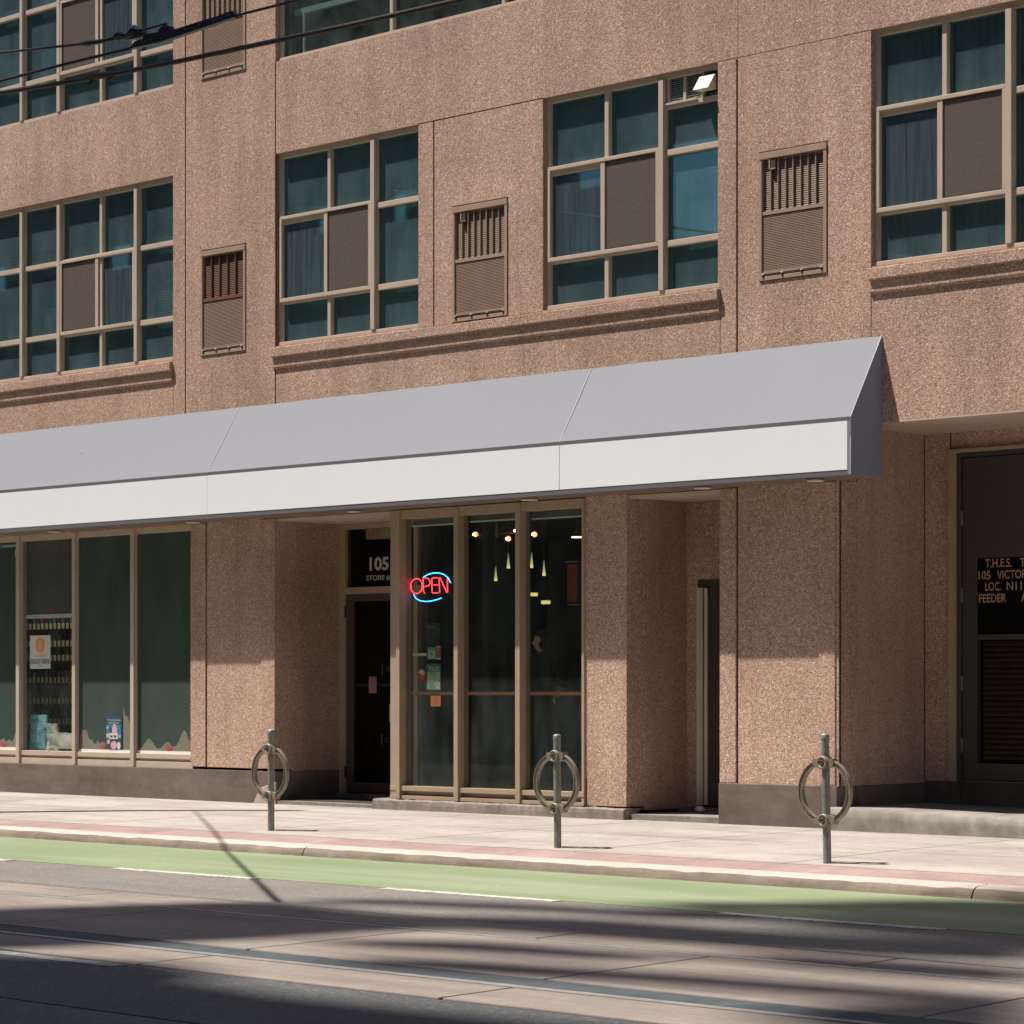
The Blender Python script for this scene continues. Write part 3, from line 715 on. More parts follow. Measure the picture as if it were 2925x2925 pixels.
mb.build('roller_blind', plain('blind_roll', (.12, .115, .10), .7), CW)
mb = MB()
for a, b, z in ((-21.55, -20.78, 3.085), (-20.66, -19.86, 3.095), (-19.74, -18.93, 3.085)): mb.box(a, b, .11, .122, z - .006, z + .012)
mb.build('blind_rail', M_white, CW)
mb = MB(); mb.box(-21.6, -21.50, .30, .42, .2, 3.1); mb.box(-20.95, -20.87, .6, .70, .2, 3.1); mb.build('inner_post', M_dark, CW)

# entrance door in the first recess
mb = MB(); y0, y1 = .985, 1.08
mb.box(-23.713, -23.602, y0, y1, .07, 3.235); mb.box(-23.602, -21.70, y0, y1, 3.17, 3.235); mb.box(-23.602, -21.70, y0, y1, 2.41, 2.49); mb.box(-22.45, -22.38, y0 + .004, y1, .07, 3.2)
DF = part(mb, 'entrance_door_frame', M_frame2, bevel=.003)
mb = MB(); mb.box(-23.602, -21.76, 1.03, 1.036, 2.48, 3.18); mb.build('transom_glass', G_door, DF)
mb = MB(); mb.box(-23.598, -22.45, 1.005, 1.05, .09, .205); mb.box(-23.598, -22.45, 1.005, 1.05, 2.325, 2.408)
mb.box(-23.598, -23.478, 1.005, 1.05, .2, 2.33); mb.box(-22.56, -22.45, 1.005, 1.05, .2, 2.33)
DR = part(mb, 'entrance_door', plain('dark_brown_door', (.07, .048, .038), .5), bevel=.003)
mb = MB(); mb.box(-23.48, -22.55, 1.022, 1.028, .2, 2.33); mb.build('door_glass', G_door, DR)
mb = MB(); mb.box(-23.50, -22.52, 1.045, 1.06, 1.325, 1.355); mb.build('push_bar', plain('blue_grey_bar', (.10, .13, .15), .4), DR)
mb = MB(); mb.box(-23.61, -23.592, .975, 1.0, 2.14, 2.28); mb.box(-23.61, -23.592, .975, 1.0, .25, .39); mb.build('hinge', M_darkmetal, DR)
mb = MB(); mb.tube([(-23.085, 1.10, 1.585), (-23.085, 1.10, 1.465)], .006); mb.tube([(-23.095, 1.10, .765), (-23.095, 1.10, .645)], .006); mb.tube([(-22.80, .96, 1.12), (-22.80, .96, .92)], .009)
mb.build('pull_handle', M_white, DR)
mb = MB(); mb.box(-23.03, -22.985, 1.11, 1.14, 1.50, 1.56); mb.lathe([(.014, 1.11), (.014, 1.12)], (-23.03, 0, .725), 12, 'y'); mb.lathe([(.014, 1.11), (.014, 1.12)], (-23.03, 0, .685), 12, 'y'); mb.build('lock', M_galv, DR)
M_numb = plain('pale_vinyl_lettering', (.42, .43, .34), .6)
mb = MB(); text_into(mb, '105', -23.222, 1.024, 2.685, .145, .325, .03); text_into(mb, 'STORE # 3', -23.276, 1.024, 2.566, .058, .475, .012)
mb.build('door_number', M_numb, DF)

# service door in the second recess
mb = MB(); mb.box(-18.12, -18.03, .90, 1.05, .07, 2.42); mb.box(-18.12, -17.06, .90, 1.05, 2.36, 2.42); mb.box(-17.12, -17.06, .9, 1.05, .07, 2.42)
SD = part(mb, 'service_door_frame', M_darkmetal, bevel=.004)
mb = MB(); mb.box(-18.115, -18.07, .880, .90, .1, 2.34); mb.box(-18.06, -18.04, .875, .90, .1, 2.34); mb.box(-18.03, -17.995, .90, .93, .1, 2.34); mb.build('door_trim', plain('pale_door_trim', (.62, .58, .50), .5, 0, .08), SD)
mb = MB(); mb.box(-17.985, -17.12, .93, .97, .09, 2.36); mb.build('door_leaf', M_door, SD)

# equipment room doors in the garage recess
mb = MB(); mb.box(-15.285, -15.20, 1.30, 1.45, .40, 3.61); mb.box(-15.285, -12.0, 1.30, 1.45, 3.585, 3.625); mb.box(-12.05, -12.0, 1.3, 1.45, .4, 3.6)
GF = part(mb, 'garage_door_frame', M_frame2, bevel=.006)
mb = MB(); mb.box(-15.20, -15.155, 1.33, 1.45, .405, 3.585); mb.box(-15.2, -12.05, 1.33, 1.45, 3.54, 3.585); mb.build('inner_frame', M_door, GF)
mb = MB(); mb.box(-15.15, -12.1, 1.36, 1.44, .415, .58); mb.box(-15.15, -14.985, 1.36, 1.44, .58, 3.533); mb.box(-14.985, -12.1, 1.36, 1.44, 2.56, 3.533); mb.box(-14.985, -12.1, 1.36, 1.44, 1.77, 1.822)
mb.box(-13.9, -13.72, 1.355, 1.44, .42, 3.53)
GD = part(mb, 'garage_door', M_door)
mb = MB()
for z in (2.95, 2.2, 1.35, .75): mb.box(-15.165, -15.145, 1.335, 1.36, z - .07, z + .07)
mb.build('hinge', M_galv, GD)
mb = MB(); mb.box(-14.985, -12.1, 1.42, 1.43, .58, 1.77); mb.build('grille_backing', M_black, GD)
mb = MB(); z = .62
while z < 1.72:
    mb.add([(-14.93, 1.375, z), (-13.95, 1.375, z), (-13.95, 1.415, z + .045), (-14.93, 1.415, z + .045)], [(0, 1, 2, 3)]); z += .052
mb.build('louvre', plain('rusty_louvre', (.045, .026, .018), .7, 0, .3, 8), GD)
mb = MB(); mb.box(-15.1, -12.2, 1.34, 1.37, .398, .408); mb.build('door_sill', M_galv, GD)

# ------------------------------------------------------------------ garage sign
sg = thing('sign', 'black door panel with tan stencilled lettering reading T.H.E.S., 105 VICTOR and FEEDER', 'sign', (-14.4, 1.37, 1.83))
def child(mb, name, mat, par, bevel=0):
    o = mb.build(name, mat, par, bevel)
    for q in [o] + TWINS.get(o.name, []): q.location = -Vector(par.location)
    return o
mb = MB(); mb.box(-14.985, -13.9, 1.375, 1.40, 1.824, 2.558); child(mb, 'sign_plate', M_black, sg)
M_sten = plain('tan_stencil_paint', (.46, .27, .14), .7, 0, .15, 12)
mb = MB(); yy = 1.372
def sten(t, x, z, h, wd): text_into(mb, t, x, yy, z, h, wd, .012)
sten('T.H.E.S.', -14.90, 2.468, .080, .30); sten('T.', -14.505, 2.466, .080, .08)
sten('105', -14.975, 2.354, .080, .135); sten('VICTORIA', -14.765, 2.354, .080, .42)
sten('LOC.', -14.90, 2.244, .080, .18); sten('N1119', -14.655, 2.244, .080, .30)
sten('FEEDER', -14.97, 2.132, .080, .31); sten('A', -14.49, 2.132, .08, .06)
child(mb, 'lettering', M_sten, sg)
mb = MB()
for x, z in ((-14.925, 2.354), (-14.60, 2.354), (-14.62 + .0, 2.244), (-14.79, 2.244)): mb.box(x, x + .006, yy - .001, yy - .0005, z, z + .08)
child(mb, 'stencil_bridge', M_black, sg)

# ------------------------------------------------------------------ awning
AW = thing('awning', 'long grey shopfront awning with a blank white fascia panel', 'awning', (-30, 0, 3.27))
AX0, AX1 = -45, -15.112
cuts = [AX0, -38.5, -31.5, -24.357, -18.78, AX1]
mb = MB()
for a, b in zip(cuts, cuts[1:]):
    nseg = max(2, int((b - a) / .35)); rows = 8; vs = []; fs = []
    for i in range(nseg + 1):
        for j in range(rows + 1):
            u, v = i / nseg, j / rows; X = a + .0006 + (b - a - .0012) * u
            sag = .006 * math.sin(v * math.pi) * (1 - .6 * math.sin(u * math.pi)) + .0012 * math.sin(X * 5 + v * 3)
            vs.append((X, -.48 * v + sag * .7, 4.59 - .785 * v - sag))
    for i in range(nseg):
        for j in range(rows): q = i * (rows + 1) + j; fs.append((q, q + 1, q + rows + 2, q + rows + 1))
    mb.add(vs, fs, True)
child(mb, 'canopy_slope', M_awn, AW)
mb = MB(); mb.prism([(.0, 4.588), (-.478, 3.80), (-.478, 3.272), (0, 3.272)], 'x', AX1 - .012, AX1); child(mb, 'canopy_end', M_awnside, AW)
mb = MB(); mb.box(AX0, AX1 - .0125, -.484, -.45, 3.765, 3.806); mb.box(AX0, AX1 - .0125, -.482, -.45, 3.27, 3.318); child(mb, 'front_trim', M_awntrim, AW)
mb = MB(); mb.box(-15.151, AX1 - .0005, -.485, -.45, 3.271, 3.806); child(mb, 'corner_trim', M_awn, AW)
mb = MB(); mb.box(AX0, AX1 - .013, -.470, -.02, 3.272, 3.29); child(mb, 'underside', M_awnsoff, AW)
for a, b in zip(cuts, cuts[1:]):
    mb = MB(); mb.box(a + (.004 if a > AX0 else 0), (b - .004) if b < AX1 else -15.153, -.486, -.46, 3.318, 3.768); child(mb, 'fascia_panel', M_fascia, AW)
mb = MB()
for c in cuts[1:-1]: mb.tube([(c, -.003, 4.590), (c, -.24, 4.196), (c, -.482, 3.803)], .0035, 6)
mb.tube([(AX1 - .006, 0, 4.594), (AX1 - .006, -.479, 3.806), (AX1 - .006, -.481, 3.275)], .005, 6)
child(mb, 'seam', M_seam, AW)
mb = MB()
for x, z, l_ in ((-27.1, 4.2, .03),):
    y = -(4.59 - z) * .48 / .785; mb.tube([(x, y - .004, z), (x + .05, y - .004 + l_ * .5, z + l_ * .82)], .0022, 5)
child(mb, 'scratch', M_seam, AW)
mb = MB()
for i, x in enumerate((-30.3, -27.61, -24.9, -22.1, -19.42, -17.08, -15.70)):
    l_ = MB(); l_.lathe([(.085, 0), (.085, .012), (.06, .016)], (x, -.25, 3.252), 20); child(l_, 'soffit_light', M_white, AW)

# ------------------------------------------------------------------ ring and post bicycle stands
def ring_post(label, loc, tilt, topz):
    t = thing('bike_stand', label, 'bike stand', loc, 'ring and post bicycle stands along the kerb')
    H = topz - loc[2]
    t.rotation_euler = (0, R(tilt), 0)
    mb = MB(); mb.lathe([(.0325, -.05), (.0325, H - .055), (.0325, H - .05)], (0, 0, 0), 28); mb.build('post', M_galv, t)
    mb = MB(); mb.lathe([(.0345, H - .052), (.0355, H - .045), (.0355, H - .014), (.030, H - .006), (.016, H), (.002, H + .001)], (0, 0, 0), 28); mb.build('cap', M_galv, t)
    cz = .486 - loc[2]; ro, ri = .259, .219; n = 72; hw = .020
    # ring: flanged section (rims proud of a sunken lettering band)
    prof = [(ro, -hw), (ro, hw), (ro - .007, hw), (ro - .008, hw - .008), (ri + .008, hw - .008), (ri + .007, hw), (ri, hw), (ri, -hw), (ri + .007, -hw), (ri + .008, -hw + .008), (ro - .008, -hw + .008), (ro - .007, -hw)]
    mb = MB(); vs = []; fs = []; m_ = len(prof)
    for k in range(n):
        a = 2 * math.pi * k / n
        for r, y in prof: vs.append((r * math.sin(a), y - .010, cz + r * math.cos(a)))
    for k in range(n):
        for j in range(m_): fs.append((k * m_ + j, k * m_ + (j + 1) % m_, ((k + 1) % n) * m_ + (j + 1) % m_, ((k + 1) % n) * m_ + j))
    mb.add(vs, fs)
    for s in (1, -1):
        zc = cz + s * .2285
        mb.lathe([(.052, .03), (.052, -.050), (.047, -.056), (.036, -.056), (.034, -.050), (.022, -.050)], (0, 0, zc), 24, 'y')
        mb.prism([(-.095, zc + s * .030), (.095, zc + s * .030), (.105, zc - s * .012), (.05, zc - s * .045), (-.05, zc - s * .045), (-.105, zc - s * .012)][::s], 'y', -.036, .03)
    rg = mb.build('ring', M_cast, t)
    b = MB()
    for s in (1, -1): b.lathe([(.021, -.049), (.021, -.058), (.012, -.060), (.012, -.056), (.006, -.056)], (0, 0, cz + s * .2285), 18, 'y')
    b.build('bolt', M_castdark, rg)
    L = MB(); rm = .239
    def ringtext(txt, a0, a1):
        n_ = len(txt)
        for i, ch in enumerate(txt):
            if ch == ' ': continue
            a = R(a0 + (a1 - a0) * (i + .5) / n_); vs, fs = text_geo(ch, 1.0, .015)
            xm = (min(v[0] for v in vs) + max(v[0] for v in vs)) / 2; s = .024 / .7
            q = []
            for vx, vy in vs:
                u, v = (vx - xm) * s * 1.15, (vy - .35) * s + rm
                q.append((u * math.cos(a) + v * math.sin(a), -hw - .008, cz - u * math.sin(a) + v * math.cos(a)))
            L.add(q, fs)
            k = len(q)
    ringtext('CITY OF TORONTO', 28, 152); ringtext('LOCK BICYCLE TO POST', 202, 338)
    L.build('ring_lettering', M_castdark, rg)  # flat letters, the shade of raised lettering put into their dark colour
    return t
ring_post('ring bicycle stand before the pier left of the dark entrance door, smallest in view', (-19.99, -3.29, -.079), .0, .905)
ring_post('ring bicycle stand in front of the cafe window, the middle one of the three', (-16.07, -3.41, -.082), -.4, .905)
ring_post('ring bicycle stand in front of the wide pier by the garage recess, leaning slightly', (-13.115, -3.45, -.083), -1.3, .945)

# ------------------------------------------------------------------ overhead streetcar wires
def wire(name, label, pts, r, mat=M_wire, cat='wire', group='overhead streetcar wires'):
    mb = MB(); P_ = []
    for (a, b) in zip(pts, pts[1:]):
        for i in range(6): u = i / 6; P_.append(tuple(a[j] + (b[j] - a[j]) * u for j in range(3)))
    P_.append(pts[-1]); mb.tube(P_, r, 8)
    return props(mb.build(name, mat), label, cat, group)
WY = -9.7
wire('overhead_wire', 'thin dark wire rising to the clamp end of the long insulator bar', [(-40, WY, 6.6), (-22, WY, 5.93), (-15.41, WY, 5.645), (-14.48, WY, 5.55), (-14.0, WY, 5.515)], .009)
wire('overhead_wire', 'thin dark wire meeting the tapered lower end of the long insulator bar', [(-40, WY, 5.9), (-22, WY, 5.52), (-15.41, WY, 5.451), (-14.6, WY, 5.447), (-13.96, WY, 5.437)], .011)
wire('overhead_wire', 'thin dark wire leaving the upper right end of the long insulator bar', [(-12.93, WY, 5.468), (-12.35, WY, 5.462), (-8, WY, 5.44), (10, WY, 5.6)], .009)
wc = thing('overhead_cable', 'thick weathered brown cable crossing below the insulator bar, lowest of the overhead lines', 'cable', (-14, WY, 5.3), 'overhead streetcar wires')
mb = MB(); pts = [(-40, WY, 6.1), (-22, WY, 5.58), (-15.41, WY, 5.37), (-14.3, WY, 5.305), (-13.42, WY, 5.273), (-11.88, WY, 5.232), (-10.95, WY, 5.217), (-6, WY, 5.2), (10, WY, 5.45)]; P_ = []
for a, b in zip(pts, pts[1:]):
    for i in range(24): u = i / 24; P_.append(tuple(a[j] + (b[j] - a[j]) * u for j in range(3)))
mb.tube(P_, .0165, 8); child(mb, 'cable', M_cable, wc)
mb = MB(); mb.tube([(-14.46, WY, 5.325), (-14.35, WY, 5.318), (-14.22, WY, 5.305), (-14.1, WY, 5.298)], [.012, .027, .022, .012], 8)
for x in (-14.40, -14.37, -14.2, -14.17): mb.box(x, x + .016, WY - .01, WY + .012, 5.262, 5.31)
child(mb, 'splice_clamp', M_cable, wc)
ins = thing('section_insulator', 'long dark blue insulator bar hung between the overhead wires at top left', 'wire insulator', (-13.4, WY, 5.45), None)
mb = MB(); a, b = (-13.96, 5.435), (-12.92, 5.475); dx_, dz_ = b[0] - a[0], b[1] - a[1]
def ip(u, v): return (a[0] + dx_ * u, a[1] + dz_ * u + v)
mb.prism([ip(0, -.004), ip(.3, -.026), ip(1, -.020), ip(1.005, 0), ip(.985, .022), ip(.3, .026), ip(.05, .034)], 'y', WY - .018, WY + .018); child(mb, 'insulator_beam', M_insul, ins)
mb = MB()
for u in (.55, .68, .82, .96): x, z = ip(u, .002); mb.lathe([(.007, WY - .022), (.007, WY + .022)], (x, 0, z), 8, 'y')
child(mb, 'bolt', M_galv, ins)
mb = MB()
mb.tube([(-14.50, WY, 5.552), (-14.42, WY, 5.545), (-14.3, WY, 5.535), (-14.15, WY, 5.53)], [.012, .022, .016, .018], 8)
mb.tube([(-14.15, WY, 5.53), (-14.08, WY, 5.548), (-14.0, WY, 5.525), (-13.93, WY, 5.55), (-13.86, WY, 5.53)], [.018, .03, .018, .034, .016], 8)
mb.tube([(-13.88, WY, 5.535), (-13.60, WY, 5.535)], .009, 6)
mb.prism([ip(.12, .02), ip(.42, .02), ip(.40, .055), ip(.35, .075), ip(.30, .07), ip(.27, .045), ip(.14, .055)], 'y', WY - .014, WY + .014)
mb.prism([ip(-.05, .06), ip(.06, .05), ip(.2, .05), ip(.1, .075)], 'y', WY - .02, WY + .02)
child(mb, 'clamp', M_insul, ins)

# bracket arm pole standing just outside the left edge, its shadow lies on the sidewalk
pl = thing('utility_pole', 'steel pole with a bracket arm, just left of view, shadow on the sidewalk', 'pole', (-26.15, -4.15 + .35, -.1))
mb = MB(); mb.lathe([(.13, -.05), (.10, 10.4)], (-26.15, -3.8, 0), 16); child(mb, 'shaft', M_galv, pl)
mb = MB(); mb.tube([(-26.15, -3.8, 7.9), (-16.85, WY, 6.1)], [.010, .032], 8); mb.tube([(-16.75, WY, 6.1), (-16.75, WY, 5.5)], .02, 6); child(mb, 'bracket_arm', M_darkmetal, pl)

# ------------------------------------------------------------------ across the street, behind the camera
TW_ = thing('office_tower', 'tall stone tower across the street, with added unseen screens casting the road shade', 'building', (-26, -22, -.1))
SH = {  # outlines of the road shade; added unseen screens are cut to them
'left': [(-15.6, -9.83), (-15.25, -8.92), (-14.88, -8.17), (-14.43, -7.86), (-13.52, -8.0), (-12.46, -8.04), (-12.18, -8.42), (-12.34, -9.1), (-12.44, -9.79), (-12.73, -10.45), (-12.97, -11.05), (-13.22, -11.47)],
'leftlow': [(-13.0, -11.62), (-12.51, -11.39), (-11.78, -11.1), (-11.11, -11.32), (-10.91, -11.63), (-10.04, -11.74), (-9.2, -11.69), (-8.55, -11.63), (-7.72, -11.49), (-6.69, -12.71), (-8.66, -14.62)],
's2': [(-14.61, -7.7), (-14.38, -7.2), (-13.18, -6.78), (-11.91, -6.56), (-10.82, -6.45), (-11.6, -6.92), (-12.86, -7.12), (-14.06, -7.5)],
's3': [(-13.42, -8.38), (-12.76, -7.74), (-11.93, -7.34), (-10.87, -7.26), (-8.92, -7.05), (-8.61, -7.2), (-8.34, -7.62), (-9.14, -7.97), (-10.46, -8.26), (-11.63, -8.41), (-12.48, -8.6)],
's4': [(-12.23, -9.64), (-11.47, -9.04), (-10.54, -8.88), (-9.7, -8.93), (-10.13, -9.34), (-11.0, -9.51), (-11.68, -9.71)],
's5': [(-11.34, -10.27), (-10.66, -9.86), (-9.68, -9.63), (-8.73, -9.45), (-7.83, -9.33), (-7.3, -9.24), (-7.09, -9.56), (-8.09, -9.85), (-9.29, -10.07), (-10.18, -10.34), (-10.87, -10.47)],
's6': [(-10.04, -8.53), (-9.28, -8.27), (-8.03, -8.11), (-7.68, -8.65), (-8.49, -8.86), (-9.38, -8.86)],
'greenmain': [(-12.7, -6.1), (-11.95, -5.35), (-11.45, -4.55), (-10.7, -4.0), (-8.6, -4.05), (-5.5, -4.3), (-4.5, -7.0), (-9.57, -7.0), (-10.39, -6.95), (-10.95, -6.85), (-11.0, -6.05), (-11.61, -5.95), (-12.2, -6.3)],
'green2': [(-12.28, -6.3), (-11.52, -6.19), (-10.67, -6.19), (-10.73, -6.58), (-11.43, -6.58), (-12.04, -6.57)],
'right': [(-8.0, -10.38), (-7.77, -9.85), (-7.06, -9.62), (-6.19, -10.97), (-6.95, -11.0), (-7.77, -10.88)],
'nearleft': [(-13.3, -11.5), (-8.0, -14.4), (-14, -18), (-20, -17), (-17, -12.6), (-15.8, -10.2), (-14.2, -10.9)],
}
TY = -26.0
i = 0
for k, poly in SH.items():
    i += 1
    y = TY - .45 * i
    mb = MB(); q = []
    for gx, gy in poly:
        t = gy - y; q.append((gx - 1.25 * t, RZ + 3.5 * t))
    mb.prism(q, 'y', y - .12, y)
    child(mb, 'shade_screen', M_ext, TW_)
mb = MB(); mb.box(-40, -20, -40, -28.2, -.3, 38); child(mb, 'tower_block', M_ext, TW_)
mb = MB()
for fl in range(10):
    for k in range(9): mb.box(-39.4 + k * 2.15, -37.9 + k * 2.15, -28.22, -28.1, 1.5 + fl * 3.6, 3.7 + fl * 3.6)
child(mb, 'window', M_extglass, TW_)
ob_ = thing('office_block', 'broad stone office block across the street, seen only as a reflection in the shop glass', 'building', (-80, -26, -.1))
M_extd = plain('opposite_dark_stone', (.065, .058, .05), .8, 0, .15, .3)
mb = MB(); mb.box(-130, -37.0, -46, -25, -.3, 11.3)
for a, b in ((-130, -72), (-70.2, -66.5), (-64.5, -60.2), (-58.7, -51.6), (-50.2, -48.9), (-47.9, -42.6), (-41.2, -40.0), (-37.6, -37.0), (-34.6, -33.2), (-31, -28.5)): mb.box(a, b, -25.6, -25, 11.3, 13.6)  # gaps shaped so the upper windows reflect patches of sky
for a, b in ((-70.2, -58.7), (-51.6, -47.9), (-42.6, -40.9)): mb.box(a, b, -25.7, -25, 11.3, 12.75)
mb.box(-130, -28.5, -25.8, -24.8, 13.6, 17.5); mb.box(-37, -28.5, -30, -25, -.3, 11.2); mb.box(-130, -33, -27, -24.9, 17.5, 23)
child(mb, 'wall', M_extd, ob_)
mb = MB()
for fl in range(3):
    for k in range(29): mb.box(-129 + k * 3.1, -126.8 + k * 3.1, -25.02, -24.9, 1.2 + fl * 3.4, 3.7 + fl * 3.4)
child(mb, 'window', M_extglass, ob_)
ob2 = thing('office_block', 'lower stone office block across the street to the right of the tower', 'building', (0, -30, -.1))
mb = MB(); mb.box(-19, 60, -46, -27, -.3, 30); child(mb, 'wall', M_ext, ob2)

# ------------------------------------------------------------------ cafe interior and window signs
# neon sign
ns = thing('neon_sign', 'glowing red OPEN neon sign with blue arcs hanging in the cafe window', 'neon sign', (-21.25, .12, 2.4))
NR = emit('red_neon', (1.0, .035, .05), 3.4); NB = emit('blue_neon', (.03, .33, 1.0), 3.6)
def npt(x, y): # letter grid -> wall coordinates (x: 0..1 over the sign width)
    return (-21.59 + .69 * x, .12, 2.27 + .30 * y)
mb = MB()
zb, zt = 2.347, 2.512
mb.tube([( -21.494 + .093 * math.cos(R(a)), .12, (zb + zt) / 2 + (zt - zb) / 2 * math.sin(R(a))) for a in range(0, 360, 15)], .0048, 8, True)
mb.tube([(-21.365, .12, zb), (-21.385, .12, zb + .02), (-21.388, .12, zt)] + arc(-21.335, zt - .045, .055, 90, -90, 8, .12, .045) + [(-21.365, .12, zt - .09)], .0048, 8)
mb.tube([(-21.165, .12, zt), (-21.245, .12, zt), (-21.254, .12, zt - .01), (-21.250, .12, zb + .01), (-21.238, .12, zb), (-21.155, .12, zb)], .0048, 8)
mb.tube([(-21.225, .12, (zb + zt) / 2 + .005), (-21.165, .12, (zb + zt) / 2 + .005)], .0048, 8)
mb.tube([(-21.13, .12, zb), (-21.14, .12, zt), (-21.125, .12, zt), (-21.02, .12, zb), (-21.008, .12, zb), (-21.012, .12, zt)], .0048, 8)
child(mb, 'letter_tubes', NR, ns)
mb = MB(); mb.tube([(-21.38, .115, 2.525), (-21.30, .115, 2.553), (-21.22, .115, 2.565), (-21.14, .115, 2.563), (-21.06, .115, 2.545), (-20.995, .115, 2.507), (-20.955, .115, 2.45)], .0055, 8)
mb.tube([(-21.535, .115, 2.34), (-21.50, .115, 2.295), (-21.44, .115, 2.268), (-21.35, .115, 2.256), (-21.26, .115, 2.259), (-21.17, .115, 2.272), (-21.10, .115, 2.288)], .0055, 8)
child(mb, 'arc_tubes', NB, ns)
mb = MB(); mb.prism([(x, z) for x, _, z in arc(-21.16, 2.44, .25, 0, 350, 30, 0, .165)], 'y', .135, .145); child(mb, 'backing', M_black, ns)
mb = MB(); mb.tube([(-21.3, .13, 2.6), (-21.3, .13, 3.1)], .002, 4); mb.tube([(-21.05, .13, 2.58), (-21.05, .13, 3.1)], .002, 4); child(mb, 'hanging_wire', M_darkmetal, ns)

def card(name, label, cat, x0, x1, z0, z1, y, mat, group=None):
    t = thing(name, label, cat, ((x0 + x1) / 2, y, z0), group)
    mb = MB(); mb.box(x0, x1, y, y + .003, z0, z1); child(mb, 'sheet', mat, t); return t
c_green = plain('sticker_green', (.16, .30, .19), .6); c_pale = plain('sticker_pale_green', (.42, .52, .40), .6); c_dg = plain('sticker_dark_green', (.03, .16, .09), .6)
c_red = plain('sticker_red', (.45, .03, .035), .6); c_orange = plain('sticker_orange', (.62, .16, .05), .6); c_cream = plain('sticker_cream', (.55, .52, .42), .6)
c_ink = plain('printed_ink', (.05, .07, .06), .7); c_chalk = plain('chalk', (.13, .15, .14), .9); c_board = plain('dark_green_board', (.008, .016, .014), .8)
yS = .064
t = card('window_sticker', 'square pale green sticker with a dark green band, above the PASS notice', 'sticker', -21.262, -21.137, 1.623, 1.752, yS, c_green, 'stickers on the cafe glass')
mb = MB(); mb.box(-21.250, -21.148, yS - .002, yS, 1.635, 1.716); child(mb, 'panel', c_pale, t)
mb = MB(); mb.lathe([(.026, yS - .004), (.026, yS - .003)], (-21.199, 0, 1.685), 10, 'y'); mb.box(-21.235, -21.165, yS - .004, yS - .0025, 1.645, 1.648); child(mb, 'emblem', c_green, t)
t = card('window_sticker', 'narrow red sticker with cream ends, right of the pale green square', 'sticker', -21.128, -21.063, 1.62, 1.765, yS, c_cream, 'stickers on the cafe glass')
mb = MB(); mb.box(-21.122, -21.063, yS - .002, yS, 1.635, 1.750); child(mb, 'panel', c_red, t)
c_pink = plain('sticker_pink', (.6, .2, .16), .6)
mb = MB(); mb.tube(arc(-21.095, 1.67, .018, -120, 120, 8, yS - .003), .003, 4); mb.box(-21.115, -21.075, yS - .004, yS - .0025, 1.72, 1.725); child(mb, 'mark', c_pink, t)
t = card('pass_notice', 'green inspection notice headed PASS over a pale printed form', 'notice', -21.278, -21.063, 1.28, 1.573, yS, c_dg)
mb = MB(); mb.box(-21.262, -21.065, yS - .002, yS, 1.295, 1.482); child(mb, 'form', c_pale, t)
mb = MB(); text_into(mb, 'PASS', -21.232, yS - .003, 1.49, .052, .155, .02); text_into(mb, 'TORONTO', -21.20, yS - .003, 1.551, .011, .075, .0); child(mb, 'lettering', c_pale, t)
mb = MB(); rr = random.Random(3)
for z in (1.470, 1.460, 1.441, 1.418, 1.396, 1.366, 1.345, 1.332, 1.318, 1.308):
    mb.box(-21.248, -21.248 + rr.uniform(.09, .165), yS - .0035, yS - .0025, z, z + .0035)
mb.box(-21.088, -21.070, yS - .0035, yS - .0025, 1.38, 1.395); child(mb, 'printed_lines', c_ink, t)
t = thing('window_sticker', 'red oval sticker with a cream swirl, left of the PASS notice', 'sticker', (-21.36, yS, 1.38), 'stickers on the cafe glass')
mb = MB(); mb.prism([(x, z) for x, _, z in arc(-21.362, 1.451, .067, 0, 350, 28, 0)], 'y', yS, yS + .003); child(mb, 'sheet', c_red, t)
mb = MB(); mb.prism([(-21.425, 1.482), (-21.398, 1.484), (-21.378, 1.503), (-21.35, 1.512), (-21.318, 1.497), (-21.302, 1.468), (-21.33, 1.452), (-21.36, 1.452), (-21.39, 1.474)], 'y', yS - .003, yS); child(mb, 'swirl', c_cream, t)
mb = MB(); mb.box(-21.405, -21.32, yS - .003, yS - .001, 1.425, 1.429); child(mb, 'printed_line', c_pink, t)
t = card('window_sticker', 'orange sticker with a small pale fork mark, just under the wooden bar', 'sticker', -21.213, -21.060, 1.108, 1.225, yS, c_orange, 'stickers on the cafe glass')
mb = MB()
for x in (-21.155, -21.143, -21.131, -21.119): mb.box(x, x + .006, yS - .003, yS, 1.175, 1.212)
mb.box(-21.155, -21.113, yS - .003, yS, 1.160, 1.178); text_into(mb, 'SKIP', -21.158, yS - .002, 1.132, .017, .05, .02); child(mb, 'mark', c_pink, t)
t = card('window_strip', 'thin pale strip sticker on the cafe glass left of the green square', 'sticker', -21.498, -21.283, 1.658, 1.69, yS, c_cream, 'stickers on the cafe glass')
t = card('hours_board', 'dark chalk board listing Hours, leaning behind the cafe glass under the neon sign', 'board', -21.385, -21.145, 1.755, 2.02, .14, c_board)
mb = MB(); text_into(mb, 'Hours', -21.352, .137, 1.967, .030, .14, .01); mb.box(-21.352, -21.175, .137, .138, 1.953, 1.956)
for i, s in enumerate(('Mon', 'Tue 11 - 8', 'Wed 11 - 8', 'Thu 11 - 8', 'Fri 11 - 8')): text_into(mb, s, -21.352, .137, 1.918 - .033 * i, .017, None, .004)
child(mb, 'chalk_lettering', c_chalk, t)

